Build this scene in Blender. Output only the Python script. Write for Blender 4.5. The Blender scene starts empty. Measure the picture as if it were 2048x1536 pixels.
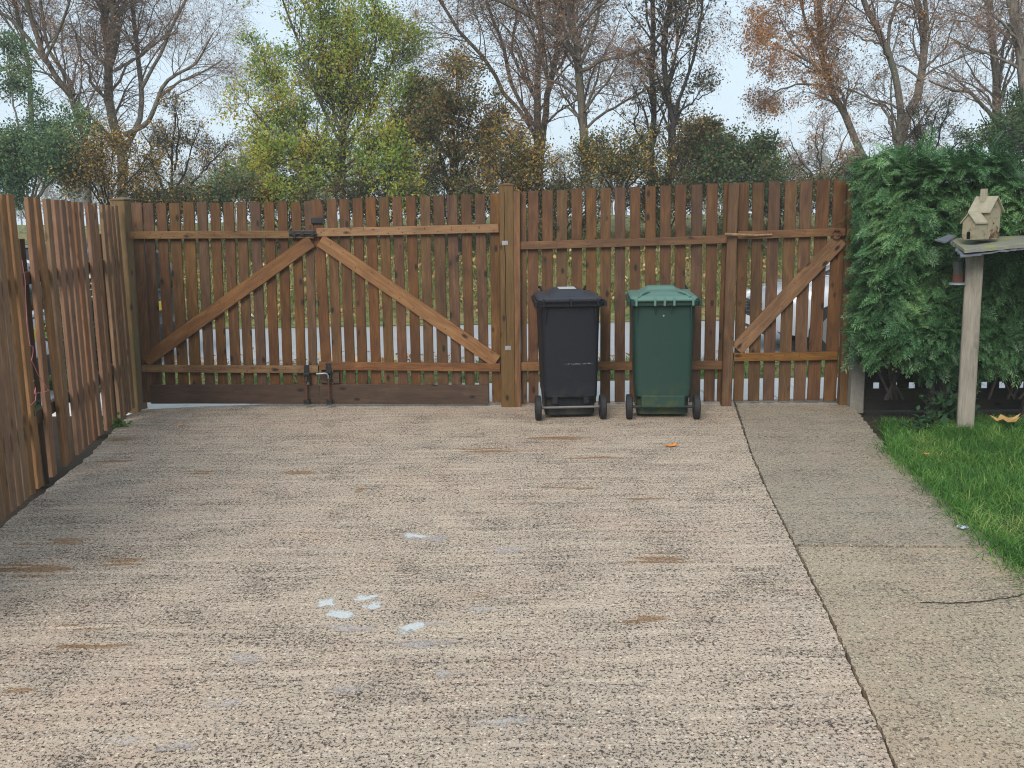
import bpy, bmesh, math, random
import numpy as np
from mathutils import Vector, Matrix

# ------------------------------------------------------------------ camera, world, sun, exposure
SC = bpy.context.scene
COL = SC.collection
FPX = 1950.0                       # focal length in photo pixels (photo is 2048 x 1536)
PITCH = math.atan(338.0 / FPX)
ROLL = 0.017
CAMZ = 1.70
f_ = Vector((0, math.cos(PITCH), -math.sin(PITCH)))
r0 = Vector((1, 0, 0)); u0 = Vector((0, math.sin(PITCH), math.cos(PITCH)))
r_ = math.cos(ROLL) * r0 - math.sin(ROLL) * u0
u_ = math.sin(ROLL) * r0 + math.cos(ROLL) * u0
CAM = Vector((0, 0, CAMZ))
cam = bpy.data.cameras.new('camera'); camo = bpy.data.objects.new('camera', cam); COL.objects.link(camo)
cam.sensor_width = 36.0; cam.lens = FPX / 2048 * 36.0; cam.clip_start = 0.05; cam.clip_end = 2000
m = Matrix.Identity(4)
for i in range(3):
    m[i][0] = r_[i]; m[i][1] = u_[i]; m[i][2] = -f_[i]; m[i][3] = CAM[i]
camo.matrix_world = m
SC.camera = camo

SUN_EL, SUN_AZ = math.radians(38), math.radians(200)
W = bpy.data.worlds.new('World'); SC.world = W; W.use_nodes = True
wn = W.node_tree; bg = wn.nodes['Background']
sky = wn.nodes.new('ShaderNodeTexSky'); sky.sky_type = 'NISHITA'; sky.sun_disc = False
sky.sun_elevation = SUN_EL; sky.sun_rotation = SUN_AZ; sky.dust_density = 4; sky.air_density = 1.2
mx = wn.nodes.new('ShaderNodeMix'); mx.data_type = 'RGBA'; mx.inputs[0].default_value = 0.88
wn.links.new(sky.outputs[0], mx.inputs[6]); mx.inputs[7].default_value = (3.4, 4.15, 4.8, 1)
wn.links.new(mx.outputs[2], bg.inputs[0]); bg.inputs[1].default_value = 0.1
sl = bpy.data.lights.new('sun', 'SUN'); slo = bpy.data.objects.new('sun', sl); COL.objects.link(slo)
sl.energy = 1.5; sl.angle = math.radians(30); sl.color = (1.0, 0.95, 0.88)
slo.rotation_euler = (math.radians(90) - SUN_EL, 0, math.radians(180) - SUN_AZ)
SC.view_settings.view_transform = 'Standard'; SC.view_settings.look = 'None'
SC.view_settings.exposure = 1.15; SC.view_settings.gamma = 1
try: SC.view_settings.use_curve_mapping = False
except Exception: pass
cy = SC.cycles
cy.use_denoising = True; cy.denoising_prefilter = 'NONE'; cy.pixel_filter_type = 'BLACKMAN_HARRIS'; cy.filter_width = 1.1
cy.max_bounces = 6; cy.diffuse_bounces = 3; cy.glossy_bounces = 2; cy.transmission_bounces = 4
cy.transparent_max_bounces = 6; cy.volume_bounces = 2; cy.sample_clamp_indirect = 4
cy.use_adaptive_sampling = True; cy.adaptive_threshold = 0.01
cy.volume_step_rate = 4

RNG = random.Random(7)
NP = np.random.default_rng(11)

# ------------------------------------------------------------------ pixel -> world
def dirv(px, py): return f_ * FPX + r_ * (px - 1024) + u_ * (768 - py)
def G(px, py, z=0.0):
    d = dirv(px, py); return CAM + d * ((z - CAMZ) / d.z)
def at(px, py, Y):
    d = dirv(px, py); return CAM + d * (Y / d.y)
def plane_hit(px, py, p0, n):
    d = dirv(px, py); return CAM + d * ((p0 - CAM).dot(n) / d.dot(n))
FA, FB = G(275, 815), G(1690, 808)
FT = (FB - FA); FT.z = 0; FT.normalize()
FN = Vector((FT.y, -FT.x, 0))                 # towards the camera
def FP(px, py, off=0.0): return plane_hit(px, py, FA + FN * off, FN)
LA, LB = G(4, 1048), G(269, 818)
LT = (LA - LB); LT.z = 0; LT.normalize()      # from the corner towards the camera
LN = Vector((-LT.y, LT.x, 0))
if LN.x < 0: LN = -LN                          # towards the drive

# ------------------------------------------------------------------ helpers
def link(o, parent=None, loc=None):
    COL.objects.link(o)
    if parent is not None: o.parent = parent
    return o
def tag(o, label=None, cat=None, group=None, kind=None):
    if label: o['label'] = label
    if cat: o['category'] = cat
    if group: o['group'] = group
    if kind: o['kind'] = kind
    return o
def empty(name, loc, label, cat, group=None, rz=0.0):
    o = bpy.data.objects.new(name, None); o.empty_display_size = 0.1
    COL.objects.link(o); o.location = loc; o.rotation_euler = (0, 0, rz)
    return tag(o, label, cat, group)
def np_mesh(name, V, Q, mat, parent=None, smooth=False, T=None, world=True):
    """V (n,3), Q (m,4) quads and/or T (k,3) tris; V in world space when world, made relative to the parent's location."""
    V = np.asarray(V, dtype=np.float64)
    if parent is not None and world: V = V - np.array(parent.location)
    me = bpy.data.meshes.new(name)
    Q = np.zeros((0, 4), int) if Q is None else np.asarray(Q, int).reshape(-1, 4)
    T = np.zeros((0, 3), int) if T is None else np.asarray(T, int).reshape(-1, 3)
    me.vertices.add(len(V)); me.vertices.foreach_set('co', V.astype(np.float32).ravel())
    loops = np.concatenate([Q.ravel(), T.ravel()]).astype(np.int32)
    me.loops.add(len(loops)); me.loops.foreach_set('vertex_index', loops)
    st = np.concatenate([np.arange(len(Q)) * 4, len(Q) * 4 + np.arange(len(T)) * 3]).astype(np.int32)
    tot = np.concatenate([np.full(len(Q), 4), np.full(len(T), 3)]).astype(np.int32)
    me.polygons.add(len(st)); me.polygons.foreach_set('loop_start', st); me.polygons.foreach_set('loop_total', tot)
    me.update(calc_edges=True); me.validate()
    if smooth: me.polygons.foreach_set('use_smooth', np.ones(len(st), dtype=bool))
    if mat: me.materials.append(mat)
    o = bpy.data.objects.new(name, me)
    return link(o, parent)
class MB:
    """collects verts / polygons of one mesh"""
    def __init__(s): s.v = []; s.f = []
    def add(s, vs, fs):
        b = len(s.v); s.v += [tuple(v) for v in vs]; s.f += [tuple(i + b for i in f) for f in fs]
    def box(s, lo, hi, c=0.0, M=None):
        x0, y0, z0 = lo; x1, y1, z1 = hi
        bm = bmesh.new()
        vs = [bm.verts.new(p) for p in [(x0,y0,z0),(x1,y0,z0),(x1,y1,z0),(x0,y1,z0),(x0,y0,z1),(x1,y0,z1),(x1,y1,z1),(x0,y1,z1)]]
        for f in [(0,3,2,1),(4,5,6,7),(0,1,5,4),(1,2,6,5),(2,3,7,6),(3,0,4,7)]: bm.faces.new([vs[i] for i in f])
        if c > 0: bmesh.ops.bevel(bm, geom=bm.edges[:], offset=c, segments=1, affect='EDGES')
        if M is not None: bmesh.ops.transform(bm, matrix=M, verts=bm.verts)
        bm.verts.index_update()
        s.add([v.co for v in bm.verts], [[v.index for v in f.verts] for f in bm.faces]); bm.free()
    def tube(s, pts, r, n=8, cap=True):
        pts = [Vector(p) for p in pts]
        rs = r if isinstance(r, (list, tuple)) else [r] * len(pts)
        rings = []; ref = None
        for i, p in enumerate(pts):
            t = (pts[min(i + 1, len(pts) - 1)] - pts[max(i - 1, 0)]).normalized()
            if ref is None:
                ref = Vector((0, 0, 1)) if abs(t.z) < 0.9 else Vector((1, 0, 0))
            a = (ref - t * ref.dot(t)).normalized(); b = t.cross(a); ref = a
            rings.append([p + (a * math.cos(k * 2 * math.pi / n) + b * math.sin(k * 2 * math.pi / n)) * rs[i] for k in range(n)])
        vs = [v for rg in rings for v in rg]; fs = []
        for i in range(len(rings) - 1):
            for k in range(n):
                fs.append((i*n+k, i*n+(k+1)%n, (i+1)*n+(k+1)%n, (i+1)*n+k))
        if cap:
            fs.append(tuple(range(n))[::-1]); fs.append(tuple((len(rings)-1)*n + k for k in range(n)))
        s.add(vs, fs)
    def loft(s, secs, cap=True):
        n = len(secs[0]); fs = []
        for i in range(len(secs) - 1):
            for k in range(n): fs.append((i*n+k, i*n+(k+1)%n, (i+1)*n+(k+1)%n, (i+1)*n+k))
        if cap: fs.append(tuple(range(n))[::-1]); fs.append(tuple((len(secs)-1)*n+k for k in range(n)))
        s.add([v for q in secs for v in q], fs)
    def build(s, name, mat, parent=None, smooth=False, world=False, bevel=0.0):
        me = bpy.data.meshes.new(name)
        off = Vector(parent.location) if (parent is not None and world) else Vector((0, 0, 0))
        me.from_pydata([Vector(v) - off for v in s.v], [], s.f); me.update()
        bm = bmesh.new(); bm.from_mesh(me); bmesh.ops.recalc_face_normals(bm, faces=bm.faces); bm.to_mesh(me); bm.free()
        if smooth:
            me.polygons.foreach_set('use_smooth', [True] * len(me.polygons))
            try: me.set_sharp_from_angle(angle=math.radians(35))
            except Exception: pass
        me.materials.append(mat)
        o = bpy.data.objects.new(name, me); link(o, parent)
        if bevel > 0:
            b = o.modifiers.new('bevel', 'BEVEL'); b.width = bevel; b.segments = 2; b.limit_method = 'ANGLE'
        return o
def board(parent, name, P0, P1, w, th, n, mat, warp=0.003, chamfer=0.003, slant=0.0, nails=()):
    """a sawn board whose front-face centreline runs P0 -> P1; n = outward normal of its front face; own local frame (z along it)."""
    P0, P1 = Vector(P0), Vector(P1)
    z = P1 - P0; L = z.length; z.normalize()
    y = (n - z * n.dot(z)).normalized(); x = y.cross(z)
    hw = w / 2; c = chamfer
    prof = [(-hw + c, 0), (hw - c, 0), (hw, -c), (hw, -th + c), (hw - c, -th), (-hw + c, -th), (-hw, -th + c), (-hw, -c)]
    ns = max(2, int(L / 0.16)); secs = []
    a1, a2, p1, p2 = RNG.uniform(-1, 1) * warp, RNG.uniform(-1, 1) * warp * .6, RNG.uniform(0, 6), RNG.uniform(0, 6)
    for i in range(ns + 1):
        t = i / ns
        dx = a1 * math.sin(t * 3.1) + 0.0006 * math.sin(t * 23 + p1); dy = a2 * math.sin(t * 3.1 + p2 * .2)
        ww = 1 + 0.006 * math.sin(t * 9 + p2)
        secs.append([(px * ww + dx, py + dy, t * L + (slant * px if i == ns else 0)) for px, py in prof])
    mb = MB(); mb.loft(secs); nf = len(mb.f)
    for (t, u) in nails:
        i = min(ns - 1, int(t * ns)); fr = t * ns - i
        cx = secs[i][0][0] * (1 - fr) + secs[i + 1][0][0] * fr + hw - c + u * w; yy = max(secs[i][0][1], secs[i + 1][0][1]); cz = t * L
        ring = [(cx + .0062 * math.cos(k * math.pi / 4), yy + .0012, cz + .0062 * math.sin(k * math.pi / 4)) for k in range(8)]
        mb.add(ring + [(q[0], yy - .004, q[2]) for q in ring], [tuple(range(8))] + [(k, k + 8, (k + 1) % 8 + 8, (k + 1) % 8) for k in range(8)])
    o = mb.build(name, mat)
    if nails:
        o.data.materials.append(M_rust)
        for pl_ in o.data.polygons[nf:]: pl_.material_index = 1
    M = Matrix.Identity(4)
    for i in range(3):
        M[i][0] = x[i]; M[i][1] = y[i]; M[i][2] = z[i]; M[i][3] = P0[i]
    if parent is not None:
        o.parent = parent; M = Matrix.Translation(-Vector(parent.location)) @ M
    o.matrix_basis = M
    return o

# ------------------------------------------------------------------ materials
class NT:
    def __init__(s, name):
        s.m = bpy.data.materials.new(name); s.m.use_nodes = True
        s.t = s.m.node_tree; s.t.nodes.clear()
        s.out = s.n('ShaderNodeOutputMaterial')
    def n(s, typ, ins=None, **kw):
        nd = s.t.nodes.new(typ)
        for k, v in kw.items(): setattr(nd, k, v)
        if ins:
            for k, v in ins.items(): s.set(nd, k, v)
        return nd
    def set(s, nd, k, v):
        i = nd.inputs[k]
        if isinstance(v, bpy.types.NodeSocket): s.t.links.new(v, i)
        elif isinstance(v, bpy.types.Node): s.t.links.new(v.outputs[0], i)
        else:
            if isinstance(v, tuple) and len(v) == 3 and getattr(i, 'type', '') == 'RGBA': v = v + (1,)
            i.default_value = v
    def coord(s, which='Object'): return s.n('ShaderNodeTexCoord').outputs[which]
    def vmath(s, op, a, b): return s.n('ShaderNodeVectorMath', {0: a, 1: b}, operation=op).outputs[0]
    def math(s, op, a, b=0.0, clamp=False): return s.n('ShaderNodeMath', {0: a, 1: b}, operation=op, use_clamp=clamp).outputs[0]
    def noise(s, v, scale, detail=4, rough=0.6, dist=0.0):
        return s.n('ShaderNodeTexNoise', {'Vector': v, 'Scale': scale, 'Detail': detail, 'Roughness': rough, 'Distortion': dist}).outputs[0]
    def voro(s, v, scale, rnd=1.0, out='Distance', feature='F1'):
        return s.n('ShaderNodeTexVoronoi', {'Vector': v, 'Scale': scale, 'Randomness': rnd}, feature=feature).outputs[out]
    def ramp(s, f, stops, interp='LINEAR'):
        nd = s.n('ShaderNodeValToRGB', {0: f}); cr = nd.color_ramp; cr.interpolation = interp
        while len(cr.elements) < len(stops): cr.elements.new(0.5)
        for e, (p, c) in zip(cr.elements, stops):
            e.position = p; e.color = c if len(c) == 4 else tuple(c) + (1,)
        return nd.outputs[0]
    def sstep(s, f, a, b):     # 0..1 as f goes a..b
        nd = s.n('ShaderNodeMapRange', {0: f, 1: a, 2: b, 3: 0.0, 4: 1.0}, interpolation_type='SMOOTHSTEP'); return nd.outputs[0]
    def mix(s, f, a, b, mode='MIX'):
        nd = s.n('ShaderNodeMix', data_type='RGBA', blend_type=mode)
        s.set(nd, 0, f); s.set(nd, 6, a); s.set(nd, 7, b); return nd.outputs[2]
    def bsdf(s, col, rough=0.6, spec=0.5, bump=None, bstr=0.3, bdist=0.01, metal=0.0, **kw):
        b = s.n('ShaderNodeBsdfPrincipled')
        s.set(b, 'Base Color', col); s.set(b, 'Roughness', rough); s.set(b, 'Specular IOR Level', spec); s.set(b, 'Metallic', metal)
        for k, v in kw.items(): s.set(b, k, v)
        if bump is not None:
            bn = s.n('ShaderNodeBump', {'Strength': bstr, 'Distance': bdist, 'Height': bump}); s.t.links.new(bn.outputs[0], b.inputs['Normal'])
        s.t.links.new(b.outputs[0], s.out.inputs[0]); return b

def wood(name, dark, mid, light, rough=0.55, var=0.35, algae=0.0, knot=1.0):
    N = NT(name); oc = N.coord('Object')
    rnd = N.n('ShaderNodeObjectInfo').outputs['Random']
    off = N.n('ShaderNodeCombineXYZ', {0: N.math('MULTIPLY', rnd, 37.0), 1: N.math('MULTIPLY', rnd, 91.0), 2: N.math('MULTIPLY', rnd, 53.0)}).outputs[0]
    p = N.vmath('ADD', oc, off)
    p1 = N.vmath('MULTIPLY', p, (42, 42, 2.6)); p2 = N.vmath('MULTIPLY', p, (9, 9, 2.6)); p3 = N.vmath('MULTIPLY', p, (150, 150, 9))
    g = N.noise(p1, 1.0, 5, .65, 1.6); bl = N.noise(p2, 1.0, 5, .65, .9); fine = N.noise(p3, 1.0, 3, .6)
    k = N.voro(N.vmath('MULTIPLY', p, (9, 9, 4.5)), 1.0, 1.0)
    kn = N.math('MULTIPLY', N.math('SUBTRACT', 1.0, N.sstep(k, 0.07, 0.20)), knot, True)
    f = N.math('ADD', N.math('MULTIPLY', g, .42), N.math('ADD', N.math('MULTIPLY', bl, .46), N.math('MULTIPLY', fine, .12)))
    c = N.ramp(f, [(.33, dark), (.5, mid), (.68, light)])
    c = N.mix(kn, c, tuple(x * .28 for x in dark))
    hv = N.n('ShaderNodeHueSaturation', {'Color': c, 'Hue': N.math('ADD', .499, N.math('MULTIPLY', N.math('FRACT', N.math('MULTIPLY', rnd, 7.7)), .016)),
                                        'Saturation': N.math('ADD', .92, N.math('MULTIPLY', N.math('FRACT', N.math('MULTIPLY', rnd, 5.3)), .25)),
                                        'Value': N.math('ADD', 1 - var / 2, N.math('MULTIPLY', rnd, var))}).outputs[0]
    c = hv
    if algae > 0:
        a = N.math('MULTIPLY', N.sstep(N.noise(N.vmath('MULTIPLY', p, (5, 5, 1.6)), 1.0, 5, .65), .45, .7), algae)
        c = N.mix(a, c, (.07, .085, .035))
    N.bsdf(c, N.math('ADD', rough - .1, N.math('MULTIPLY', bl, .25)), .35, bump=N.math('ADD', N.math('MULTIPLY', g, .6), N.math('MULTIPLY', fine, .4)), bstr=.45, bdist=.004)
    return N.m
def plain(name, col, rough=.5, spec=.5, metal=0.0, nz=0.12, scale=30, bump=0.0, **kw):
    N = NT(name); oc = N.coord('Object'); a = N.noise(oc, scale, 5, .6)
    c = N.mix(a, tuple(x * (1 - nz) for x in col), tuple(min(1, x * (1 + nz)) for x in col))
    N.bsdf(c, N.math('ADD', rough - .08, N.math('MULTIPLY', a, .16)), spec, bump=a if bump else None, bstr=bump, bdist=.003, metal=metal, **kw)
    return N.m
def foliage(name, stops, transl=0.35, patch=1.2, rough=.6, spec=.3):
    """stops: colours picked per leaf, shifted by a patchy noise through the crown."""
    N = NT(name); ri = N.n('ShaderNodeNewGeometry').outputs['Random Per Island']
    pz = N.noise(N.coord('Object'), patch, 3, .6)
    f = N.math('ADD', N.math('MULTIPLY', ri, .6), N.math('SUBTRACT', N.math('MULTIPLY', pz, 1.6), .6), True)
    c = N.ramp(f, stops)
    d = N.n('ShaderNodeBsdfPrincipled'); N.set(d, 'Base Color', c); N.set(d, 'Roughness', rough); N.set(d, 'Specular IOR Level', spec)
    t = N.n('ShaderNodeBsdfTranslucent'); N.set(t, 'Color', c)
    ms = N.n('ShaderNodeMixShader'); N.set(ms, 0, transl); N.t.links.new(d.outputs[0], ms.inputs[1]); N.t.links.new(t.outputs[0], ms.inputs[2])
    N.t.links.new(ms.outputs[0], N.out.inputs[0]); return N.m
def bark(name, a, b, patch=None, scale=6):
    N = NT(name); oc = N.coord('Object')
    g = N.noise(N.vmath('MULTIPLY', oc, (1, 1, .35)), scale * 3, 5, .65)
    c = N.ramp(g, [(.35, a), (.65, b)])
    if patch: c = N.mix(N.sstep(N.noise(oc, 1.7, 4, .6), .5, .66), c, patch)
    N.bsdf(c, .8, .25, bump=g, bstr=.6, bdist=.02); return N.m

M_gate = wood('gate_wood', (.028, .012, .0055), (.078, .034, .0145), (.155, .074, .032))
M_rail = wood('rail_wood', (.048, .020, .009), (.135, .060, .024), (.25, .123, .052), var=.3)
M_railgold = wood('golden_rail_wood', (.080, .037, .016), (.175, .085, .036), (.28, .155, .07), var=.25)
M_kick = wood('wet_kickboard_wood', (.020, .012, .008), (.046, .026, .016), (.085, .048, .028), rough=.45)
M_left = wood('pale_fence_wood', (.095, .046, .026), (.19, .097, .055), (.29, .162, .098), rough=.65, var=.3, knot=.6)  # lighter tone than the gate wood
M_post = wood('post_wood', (.055, .029, .014), (.10, .055, .026), (.15, .088, .045), var=.2)
M_cornerpost = wood('mossy_post_wood', (.07, .044, .022), (.12, .078, .04), (.18, .122, .068), algae=.35, var=.2)
M_oldfence = wood('old_dark_fence_wood', (.008, .007, .006), (.018, .015, .012), (.035, .03, .022), algae=.4)
M_greywood = wood('weathered_grey_wood', (.11, .095, .075), (.21, .185, .15), (.31, .275, .225), rough=.75, algae=.3, var=.1, knot=.3)
M_black = plain('black_iron', (.012, .012, .014), .38, .5, nz=.3)
M_zinc = plain('zinc_metal', (.35, .35, .36), .4, .5, metal=.8)
M_worn = plain('worn_steel', (.16, .15, .14), .5, .5, nz=.5, scale=60, metal=.6)
M_rust = plain('rusty_iron', (.09, .04, .022), .8, .2, nz=.5, scale=80)

# ------------------------------------------------------------------ ground setting
def drive_mat(name, base, dark, light, pits, stains=True, ridge=1.0):
    N = NT(name); p = N.coord('Object')
    big = N.noise(p, .55, 4, .6); mid = N.noise(p, 3.0, 5, .65)
    # tamped ridges run across the drive and wander
    rv = N.vmath('ADD', N.vmath('MULTIPLY', p, (1.3, 21, 1)), N.n('ShaderNodeVectorMath', {0: N.n('ShaderNodeTexNoise', {'Vector': p, 'Scale': 1.4, 'Detail': 4.0}).outputs['Color'], 1: (0, 3.0, 0)}, operation='MULTIPLY').outputs[0])
    rid = N.noise(rv, 1.0, 4, .6, .3)
    st = N.noise(N.vmath('MULTIPLY', p, (1, .9, 1)), 88, 3, .75)
    ag = N.voro(p, 74, 1.0); agc = N.voro(p, 74, 1.0, 'Color')
    agv = N.n('ShaderNodeSeparateColor', {0: agc}).outputs[0]
    v2c = N.n('ShaderNodeSeparateColor', {0: N.voro(p, 24, 1.0, 'Color')}).outputs[1]
    c = N.mix(N.sstep(big, .35, .65), base, tuple(x * y for x, y in zip(base, (.86, .88, .9))))
    hue = N.noise(p, 1.1, 5, .7); hue2 = N.noise(N.vmath('MULTIPLY', p, (1, 2.2, 1)), 2.3, 5, .7)
    c = N.mix(N.math('MULTIPLY', N.sstep(hue, .48, .62), .6), c, (base[0] * 1.04, base[1] * .955, base[2] * .94))
    c = N.mix(N.math('MULTIPLY', N.sstep(hue2, .52, .68), .32), c, (base[0] * .72, base[1] * .80, base[2] * .86))
    c = N.mix(N.math('MULTIPLY', N.sstep(hue2, .45, .34), .28), c, (base[0] * 1.12, base[1] * 1.10, base[2] * .98))
    c = N.mix(N.math('MULTIPLY', N.sstep(mid, .5, .72), .35), c, dark)
    c = N.mix(N.math('MULTIPLY', N.sstep(rid, .52, .70), .34 * ridge), c, dark)
    c = N.mix(N.math('MULTIPLY', N.sstep(rid, .47, .33), .45 * ridge), c, light)
    # pits between the stones: dirt and occlusion shade both darkened into the colour
    pitf = N.math('ADD', N.math('MULTIPLY', st, .75), N.math('ADD', N.math('MULTIPLY', mid, .10), N.math('MULTIPLY', rid, .07 * ridge)))
    st2 = N.noise(N.vmath('MULTIPLY', p, (1, 1.05, 1)), 50, 4, .75, .15)
    pit = N.math('MAXIMUM', N.sstep(pitf, .495, .53), N.sstep(N.math('ADD', N.math('MULTIPLY', st2, .7), N.math('ADD', N.math('MULTIPLY', mid, .10), N.math('MULTIPLY', rid, .10))), .497, .53))
    c = N.mix(N.math('MULTIPLY', pit, pits), c, tuple(x * .22 for x in dark))
    stone = N.math('MULTIPLY', N.math('SUBTRACT', 1.0, N.sstep(ag, .25, .45)), N.sstep(agv, .70, .80))
    c = N.mix(N.math('MULTIPLY', stone, .7), c, tuple(min(.8, x * 1.18) for x in light))
    stone3 = N.math('MULTIPLY', N.math('SUBTRACT', 1.0, N.sstep(ag, .3, .5)), N.math('MULTIPLY', N.sstep(agv, .40, .44), N.sstep(agv, .56, .52)))
    c = N.mix(N.math('MULTIPLY', stone3, .5), c, (.30, .17, .085))
    stone2 = N.math('MULTIPLY', N.math('SUBTRACT', 1.0, N.sstep(ag, .25, .45)), N.sstep(agv, .28, .18))
    c = N.mix(N.math('MULTIPLY', stone2, .5), c, tuple(x * .7 for x in dark))
    rough = N.math('ADD', .48, N.math('MULTIPLY', mid, .3))
    hgt = N.math('SUBTRACT', N.math('ADD', N.math('MULTIPLY', st, .5), N.math('MULTIPLY', rid, .9 * ridge)), N.math('MULTIPLY', pit, .5))
    if stains:
        nz = N.n('ShaderNodeTexNoise', {'Vector': p, 'Scale': 9.0, 'Detail': 6.0, 'Roughness': .7}).outputs['Color']
        wv = N.vmath('ADD', p, N.vmath('MULTIPLY', N.vmath('SUBTRACT', nz, (.5, .5, .5)), (.22, .22, 0)))
        nz2 = N.n('ShaderNodeTexNoise', {'Vector': p, 'Scale': 3.0, 'Detail': 5.0, 'Roughness': .6}).outputs['Color']
        wv2 = N.vmath('ADD', p, N.vmath('MULTIPLY', N.vmath('SUBTRACT', nz2, (.5, .5, .5)), (.30, .16, 0)))
        def blob(px, py, wpx, hpx, v):
            a = G(px, py); b = G(px + wpx, py); d = G(px, py + hpx)
            sx, sy = max(.01, abs(b.x - a.x)), max(.01, abs(d.y - a.y))
            q = N.vmath('MULTIPLY', N.vmath('SUBTRACT', v, (a.x, a.y, 0)), (1 / sx, 1 / sy, 0))
            return N.math('SUBTRACT', 1.0, N.n('ShaderNodeVectorMath', {0: q}, operation='LENGTH').outputs['Value'])
        def union(lst, v):
            acc = None
            for b in lst:
                w = blob(*b, v); acc = w if acc is None else N.math('MAXIMUM', acc, w)
            return acc
        rust = union([(965, 902, 95, 6), (1320, 1118, 75, 10), (1120, 877, 60, 4), (1300, 1238, 45, 6), (400, 948, 40, 5), (600, 946, 40, 4), (150, 1258, 130, 6),
                      (200, 1290, 80, 6), (250, 1122, 60, 9), (120, 1083, 60, 10), (80, 1140, 70, 14), (40, 1130, 50, 14), (45, 1090, 60, 8), (230, 922, 50, 5), (1180, 915, 80, 3), (1290, 995, 50, 4),
                      (240, 878, 50, 4), (60, 1375, 60, 7), (970, 1193, 70, 4), (1150, 975, 60, 3), (725, 980, 14, 8)], wv2)
        rm = N.math('MULTIPLY', N.sstep(N.math('ADD', rust, N.math('ADD', N.math('MULTIPLY', N.math('SUBTRACT', st2, .5), 1.8), N.math('MULTIPLY', N.math('SUBTRACT', rid, .5), 4.0))), .10, .6), .7)
        c = N.mix(rm, c, (.23, .11, .032))
        grey = union([(850, 1075, 60, 10), (1015, 1100, 35, 7), (700, 1257, 80, 9), (840, 1285, 90, 8), (490, 1312, 40, 6), (700, 1380, 50, 8), (350, 1490, 60, 10), (250, 1480, 60, 8),
                      (510, 1320, 50, 5), (870, 1250, 40, 5), (890, 1350, 30, 18), (1010, 1440, 90, 8), (450, 1408, 50, 6), (960, 1217, 30, 7)], wv)
        gm = N.math('MULTIPLY', N.sstep(N.math('ADD', grey, N.math('MULTIPLY', N.math('SUBTRACT', st2, .5), 1.4)), .1, .5), .5)
        c = N.mix(gm, c, (.36, .335, .335))
        pale = union([(655, 1207, 26, 8), (732, 1195, 24, 6), (682, 1228, 24, 9), (748, 1212, 18, 6), (825, 1255, 34, 11), (838, 1073, 26, 6)], wv)
        pm = N.math('MULTIPLY', N.sstep(N.math('ADD', pale, N.math('ADD', N.math('MULTIPLY', N.math('SUBTRACT', st2, .5), 1.6), N.math('MULTIPLY', N.math('SUBTRACT', st, .5), .8))), .08, .26), .88)
        c = N.mix(pm, c, (.52, .545, .54))
        hgt = N.math('MULTIPLY', hgt, N.math('SUBTRACT', 1.0, N.math('MAXIMUM', pm, N.math('MULTIPLY', gm, .9))))
        rough = N.math('SUBTRACT', rough, N.math('MULTIPLY', N.math('MAXIMUM', rm, gm), .22))
    N.bsdf(c, rough, .4, bump=hgt, bstr=.8, bdist=.012); return N.m
M_drive = drive_mat('aggregate_concrete', (.458, .362, .274), (.22, .175, .135), (.64, .53, .41), 1.0, ridge=.68)
M_path = drive_mat('path_concrete', (.37, .295, .205), (.22, .18, .13), (.52, .435, .32), .8, stains=False, ridge=.2)
M_path2 = drive_mat('grey_path_concrete', (.31, .258, .19), (.19, .16, .12), (.44, .375, .285), .75, stains=False, ridge=.2)  # far slab, darker and greyer than the near one
M_soil = plain('damp_soil', (.030, .024, .018), .9, .2, nz=.5, scale=22, bump=.6)
N = NT('pale_paving'); p = N.coord('Object'); n1 = N.noise(p, 2.2, 5, .6)
N.bsdf(N.mix(n1, (.55, .54, .53), (.78, .77, .75)), .4, .5, bump=N.noise(p, 60, 3), bstr=.2, bdist=.004); M_pave = N.m
N = NT('wet_asphalt'); p = N.coord('Object'); n1 = N.noise(p, 1.2, 5, .6)
c = N.mix(n1, (.30, .31, .33), (.43, .44, .465))
leaf = N.math('MULTIPLY', N.sstep(N.noise(p, 16, 4, .7), .55, .62), N.sstep(N.n('ShaderNodeSeparateXYZ', {0: p}).outputs[1], 13.2, 11.6))
c = N.mix(leaf, c, (.26, .13, .075))
N.bsdf(c, .42, .5, bump=N.noise(p, 90, 2), bstr=.2, bdist=.004); M_road = N.m
N = NT('meadow_soil'); p = N.coord('Object'); n1 = N.noise(p, 1.5, 6, .7); n2 = N.noise(p, 9, 5, .7)
c = N.mix(N.sstep(n1, .4, .6), (.10, .14, .04), (.24, .19, .085)); c = N.mix(N.sstep(n2, .5, .62), c, (.045, .05, .02))
N.bsdf(c, .9, .2, bump=n2, bstr=.8, bdist=.05); M_bank = N.m
N = NT('lawn_turf'); p = N.coord('Object'); n1 = N.noise(p, 14, 5, .7)
N.bsdf(N.mix(n1, (.022, .04, .012), (.05, .085, .022)), .9, .2, bump=n1, bstr=.7, bdist=.02); M_turf = N.m
N = NT('far_field'); p = N.coord('Object'); n1 = N.noise(p, .2, 5, .7)
N.bsdf(N.mix(n1, (.06, .07, .035), (.10, .09, .05)), .95, .1); M_field = N.m

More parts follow.
